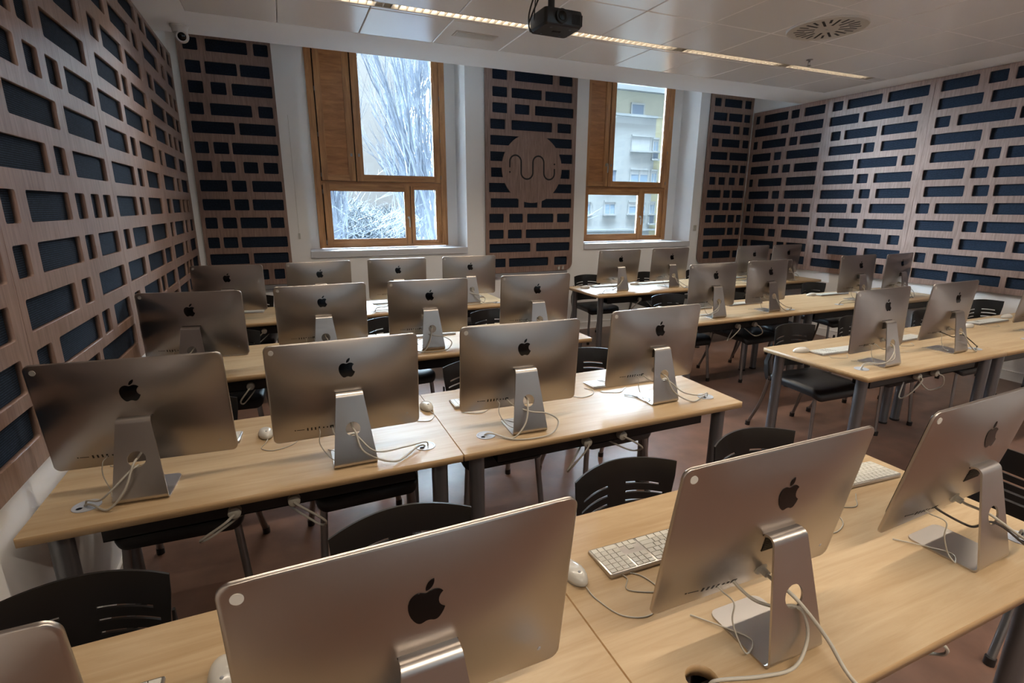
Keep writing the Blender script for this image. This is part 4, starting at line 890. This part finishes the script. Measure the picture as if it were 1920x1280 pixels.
MB().tube([(-.012, 0, -.02), (-.012, 0, -.042), (0, 0, -.05)], .002, 6).tube([(.012, 0, -.02), (.012, 0, -.042), (0, 0, -.05)], .002, 6).cyl((0, 0), .017, -.054, -.051, 16).build('deflector', M['chrome'], t, 40)
t = thing('emergency_light', 'flush rectangular emergency light in the ceiling by the tree window', 'light', (1.555, 4.37, ZC))
MB().box(-.175, .175, -.066, .066, -.004, -.0003).build('frame_plate', M['vent'], t); MB().box(-.155, .155, -.045, .045, -.0055, -.004).build('diffuser_lens', M['white'], t)
# dome camera in the corner of the ceiling
t = thing('security_camera', 'beige ball security camera on the ceiling near the side wall corner', 'camera', (-.585, 5.06, ZC))
MB().lathe([(0, -.0003), (.062, -.0003), (.062, -.012), (.055, -.02), (.05, -.05), (0, -.06)], 28).build('base', M['led'], t, 40)
dv = Vector((.55, -5.06, -1.35)).normalized(); rot = Vector((0, 0, 1)).rotation_difference(dv).to_matrix().to_4x4(); Mx = Matrix.Translation((.012, -.01, -.075)) @ rot
MB().lathe([(.0, -.048), (.03, -.038), (.046, -.015), (.048, 0), (.044, .018), (.036, .032), (.034, .04), (0, .04)], 28, Mx).build('ball_housing', M['led'], t, 50)
MB().lathe([(.037, .034), (.0375, .046), (.030, .046), (.030, .034)], 28, Mx).build('lens_hood', M['led'], t, 40)
MB().lathe([(0, .0405), (.029, .0405), (.026, .0425), (0, .044)], 24, Mx).build('lens', M['gloss'], t, 40)

# ------------------------------------------------------------------ outside the windows
GZ = -5.0
mb_ = dict(
 ground=flat('winter_ground', (38, 40, 39), .9, noise=.2, nscale=.4),
 cream=flat('cream_render', (166, 163, 148), .85, noise=.04, nscale=1), whitew=flat('white_render', (156, 158, 158), .85), yellow=flat('yellow_render', (184, 178, 150), .85),
 shut=flat('roller_shutter_grey', (112, 124, 140), .6), shutw=flat('roller_shutter_white', (166, 168, 170), .6), pane=flat('far_pane', (132, 150, 168), .15, spec=.8),
 ledge=flat('stone_ledge', (144, 148, 150), .8), bark=flat('frosted_bark', (104, 111, 122), .9, noise=.15, nscale=4), barkd=flat('dark_twigs', (100, 108, 112), .9),
 twig=flat('shrub_twigs', (76, 82, 86), .9, noise=.3), house=flat('far_house_render', (128, 130, 130), .9), roofd=flat('far_roof', (70, 66, 66), .9), red=flat('car_red', (206, 44, 52), .3, coat=.5), cwhite=flat('car_white', (232, 234, 236), .3, coat=.5), blue=flat('car_blue', (70, 96, 140), .3, coat=.5), tyre=flat('tyre', (30, 30, 32), .8), bush=flat('grey_bush', (150, 162, 150), .9))
g = MB().box(-150, 220, -200, 320, GZ-.3, GZ).build('ground_outside', mb_['ground']); g['kind'] = 'structure'
def upx(u, v, Y):
    p, y, r = R(14.591), R(23.3681), R(.2222)
    fw = Vector((math.sin(y)*math.cos(p), math.cos(y)*math.cos(p), -math.sin(p))); rt = Vector((math.cos(y), -math.sin(y), 0)); up = rt.cross(fw)
    r2 = rt*math.cos(r)+up*math.sin(r); u2 = -rt*math.sin(r)+up*math.cos(r)
    d = fw+r2*(u-960)/970.526+u2*(640-v)/970.526; t = Y/d.y
    return d.x*t, CAMH+d.z*t
# apartment block seen through the second window (facade plane Y = FY)
FY = 38.0
b = thing('apartment_block', 'cream and white apartment block with shuttered windows, seen through the second window', 'building', (0, FY, 0))
xa, _ = upx(1150, 300, FY); xe = upx(1225, 300, FY)[0]; zr = upx(1190, 172, FY)[1]; zl = upx(1190, 218, FY)[1]
def bx(name, x0, x1, y0, y1, z0, z1, mat, par=b): return MB().box(x0, x1, y0, y1, z0, z1).build(name, mb_[mat], par)
bx('upper_wall', xa-14, xe+1.2, .0, 12, zl, zr, 'cream'); bx('lower_wall', xa-14, xe, -.05, 12, GZ, zl, 'whitew'); bx('yellow_wing', xe, xe+1.2, .05, 12, GZ, zl, 'yellow')
bx('corner_tower', xe+1.2, xe+7, -1.5, 10, GZ, zr-.2, 'whitew'); bx('roof_cornice', xa-14.4, xe+1.7, -.5, 12.3, zr, zr+.35, 'ledge'); bx('roof_slab', xa-13, xe, 1.5, 10, zr+.35, zr+1.1, 'whitew')
bx('ledge_band', xa-14, xe, -.28, 0, zl-.06, zl+.12, 'ledge'); z_ = upx(1190, 430, FY)[1]; bx('ledge_band', xa-14, xe+7, -.3, 0, z_-.1, z_+.05, 'ledge')
q1 = lambda x, y: (1080+x/7.111, 130+y/7.111)
q2 = lambda x, y: (1080+x/7.111, 300+y/7.111)
def bwin(f, x0, y0, x1, y1, kind, halves=1):
    ym = (y0+y1)/2; xm = (x0+x1)/2
    X0, _ = upx(*f(x0, ym), FY); X1, _ = upx(*f(x1, ym), FY); Z1 = upx(*f(xm, y0), FY)[1]; Z0 = upx(*f(xm, y1), FY)[1]
    fr = MB().box(X0-.12, X1+.12, -.16, -.04, Z1, Z1+.14).box(X0-.18, X1+.18, -.3, -.04, Z0-.14, Z0).box(X0-.12, X0, -.12, -.04, Z0, Z1).box(X1, X1+.12, -.12, -.04, Z0, Z1)
    if halves == 2: fr.box((X0+X1)/2-.08, (X0+X1)/2+.08, -.12, -.04, Z0, Z1)
    o = fr.build('window', mb_['whitew'], b)
    if kind == 'shut': MB().box(X0, X1, -.1, -.05, Z0, Z1).build('roller_shutter', mb_['shut'], o)
    elif kind == 'white': MB().box(X0, X1, -.09, -.05, Z0, Z1).build('roller_shutter', mb_['shutw'], o)
    else:
        h = Z0+(Z1-Z0)*(.62 if kind == 'half' else .8)
        MB().box(X0, X1, -.08, -.05, Z0, h).build('pane', mb_['pane'], o); MB().box(X0, X1, -.1, -.05, h, Z1).build('roller_shutter', mb_['shutw'], o)
        MB().box((X0*.5+X1*.5)-.04, (X0*.5+X1*.5)+.04, -.1, -.05, Z0, h).build('glazing_bar', mb_['whitew'], o)
bwin(q1, 740, 475, 890, 615, 'shut'); bwin(q1, 745, 900, 980, 1085, 'white'); bwin(q1, 1025, 935, 1080, 1090, 'pane'); bwin(q1, 1015, 1120, 1075, 1195, 'shut')
bwin(q2, 725, 135, 945, 290, 'half', 2); bwin(q2, 1000, 150, 1058, 300, 'pane'); bwin(q2, 380, 560, 505, 715, 'pane'); bwin(q2, 700, 562, 905, 712, 'half', 2); bwin(q2, 978, 572, 1030, 712, 'pane'); bwin(q2, 968, 738, 1020, 842, 'shut')
bwin(q1, 640-240, 480, 740-240, 615, 'pane'); bwin(q2, 60, 560, 180, 715, 'pane'); bwin(q2, 400, 135, 520, 290, 'shut')
# parked cars
def car(u, v, Y, mat, label, yaw=0, s=1):
    x, _ = upx(u, v, Y); t = thing('parked_car', label, 'car', (x, Y, GZ), R(yaw))
    L, W, H = 4.3*s, 1.75, 1.5*s
    MB().loft([[(px*L, py*W/2, z*H) for px, py in ((-.5, -1), (.5, -1), (.5, 1), (-.5, 1))] for z in (.18, .35, .55)]).build('body', mb_[mat], t)
    MB().loft([[(-.36*L, -.46*W, .55*H), (.3*L, -.46*W, .55*H), (.3*L, .46*W, .55*H), (-.36*L, .46*W, .55*H)], [(-.25*L, -.4*W, H), (.14*L, -.4*W, H), (.14*L, .4*W, H), (-.25*L, .4*W, H)]]).build('cabin', mb_['pane'], t)
    MB().box(-.25*L, .14*L, -.4*W, .4*W, H, H+.03).build('roof', mb_[mat], t)
    for wx in (-.31, .31):
        for wy in (-.5, .5): MB().lathe([(0, -.1), (.31, -.1), (.31, .1), (0, .1)], 12, Matrix.Translation((wx*L, wy*W, .31)) @ Matrix.Rotation(R(90), 4, 'X')).build('wheel', mb_['tyre'], t)
car(806, 438, 118, 'red', 'red parked car seen low through the tree window', 8, 1.15); car(790, 427, 140, 'cwhite', 'white parked van behind the red car', 4, 1.3); car(815, 425, 146, 'blue', 'dark blue parked car behind the red car', 0, 1.1); car(786, 447, 106, 'cwhite', 'white parked car in front of the red car', 12)
# bare frosted trees: trunk + branches
def tree(x, y, h, spread, seed, label, levels=5, up=.75, mat='bark', thin=1.0):
    q = random.Random(seed); t = thing('bare_tree', label, 'tree', (x, y, GZ))
    tr = MB(); br = MB(); cnt = [0]
    def grow(p, d, L, r, lev):
        n = 3; pts = [p]; cur = p; dd = d
        for _ in range(n):
            dd = (dd+Vector((q.gauss(0, .09), q.gauss(0, .09), q.gauss(.03, .05)))).normalized(); cur = cur+dd*(L/n); pts.append(cur)
        (tr if lev == 0 else br).tube(pts, r, 5 if lev < 2 else 3, r2=r*.6, caps=False)
        if lev >= levels: return
        k = {0: 9, 1: 6, 2: 5, 3: 4, 4: 3}.get(lev, 3)
        for i in range(k):
            f = .25+.75*(i+q.random())/k if lev else .12+.85*(i+.5)/k
            a = pts[min(n, int(f*n))-1 if f < 1 else n-1]; bq = pts[min(n, int(f*n)+1)] if int(f*n)+1 <= n else pts[n]
            base = a.lerp(bq, (f*n) % 1 if f < 1 else 1)
            ang = 2*PI*q.random(); side = Vector((math.cos(ang), math.sin(ang), 0))
            nd = (dd*up+side*spread*(.6+.6*q.random())+Vector((0, 0, .25*up))).normalized()
            grow(base, nd, L*(.52+.2*q.random())*(1-.25*f if lev == 0 else 1), max(.006*thin, r*(.42 if lev else .3)), lev+1)
    grow(Vector((0, 0, 0)), Vector((0, 0, 1)), h*.62, .022*h*thin, 0)
    tr.build('trunk', mb_[mat], t); o = br.build('branches', mb_[mat], t); o['kind'] = 'stuff'
    return t
tree(4.6, 17, 17, .30, 3, 'tall upright bare tree with fanning frosted branches outside the first window', 5, 1.0, thin=.8)
tree(2.6, 24, 16, .34, 11, 'upright bare tree behind the tall one outside the first window', 4, 1.0)
tree(7.6, 26, 15, .34, 5, 'bare tree beside the frame of the first window', 4, .9)
tree(3.0, 14, 8.2, .95, 21, 'low wide bare tree filling the lower panes of the first window', 5, .5, thin=.3)
tree(4.7, 17, 8.0, .95, 22, 'low wide bare tree beside the mullion of the first window', 5, .5, thin=.3)
tree(7.4, 29, 8.6, .8, 23, 'far low bare tree behind the lower panes', 5, .6, 'barkd', thin=.4)
tree(6.0, 23, 8.4, .8, 24, 'spreading bare tree behind the lower panes', 5, .6, thin=.35)

# leafless shrubs in front of the parking area
for i, (x, y, h) in enumerate(((-1.0, 33, 7.0), (1.2, 31, 6.7), (3.0, 34, 7.2), (4.8, 32, 6.6), (6.6, 35, 6.9), (12.5, 34, 6.6), (4.0, 44, 7.4), (7.4, 38, 6.2))):
    q = random.Random(50+i); t = thing('bare_shrub', 'leafless twiggy shrub outside the tree window, number %d in the row' % (i+1), 'shrub', (x, y, GZ), 0, 'leafless shrubs by the parking area'); t['label'] = 'leafless twiggy shrub low outside the tree window'
    m = MB()
    for k in range(1500):
        a = q.uniform(0, 2*PI); r = 1.5*math.sqrt(q.random()); z0 = h*(.25+.65*q.random()); p = Vector((r*math.cos(a), r*math.sin(a), z0)); d = Vector((q.gauss(0, .6)+math.cos(a)*.4, q.gauss(0, .6), q.uniform(.3, 1.1))).normalized(); L = q.uniform(.7, 1.7)
        if p.z+d.z*L > h: continue
        m.tube([p, p+d*L*.5+Vector((q.gauss(0, .06), 0, 0)), p+d*L], q.uniform(.02, .05), 3, r2=.006, caps=False)
    m.build('twigs', mb_['twig'], t, kind='stuff')
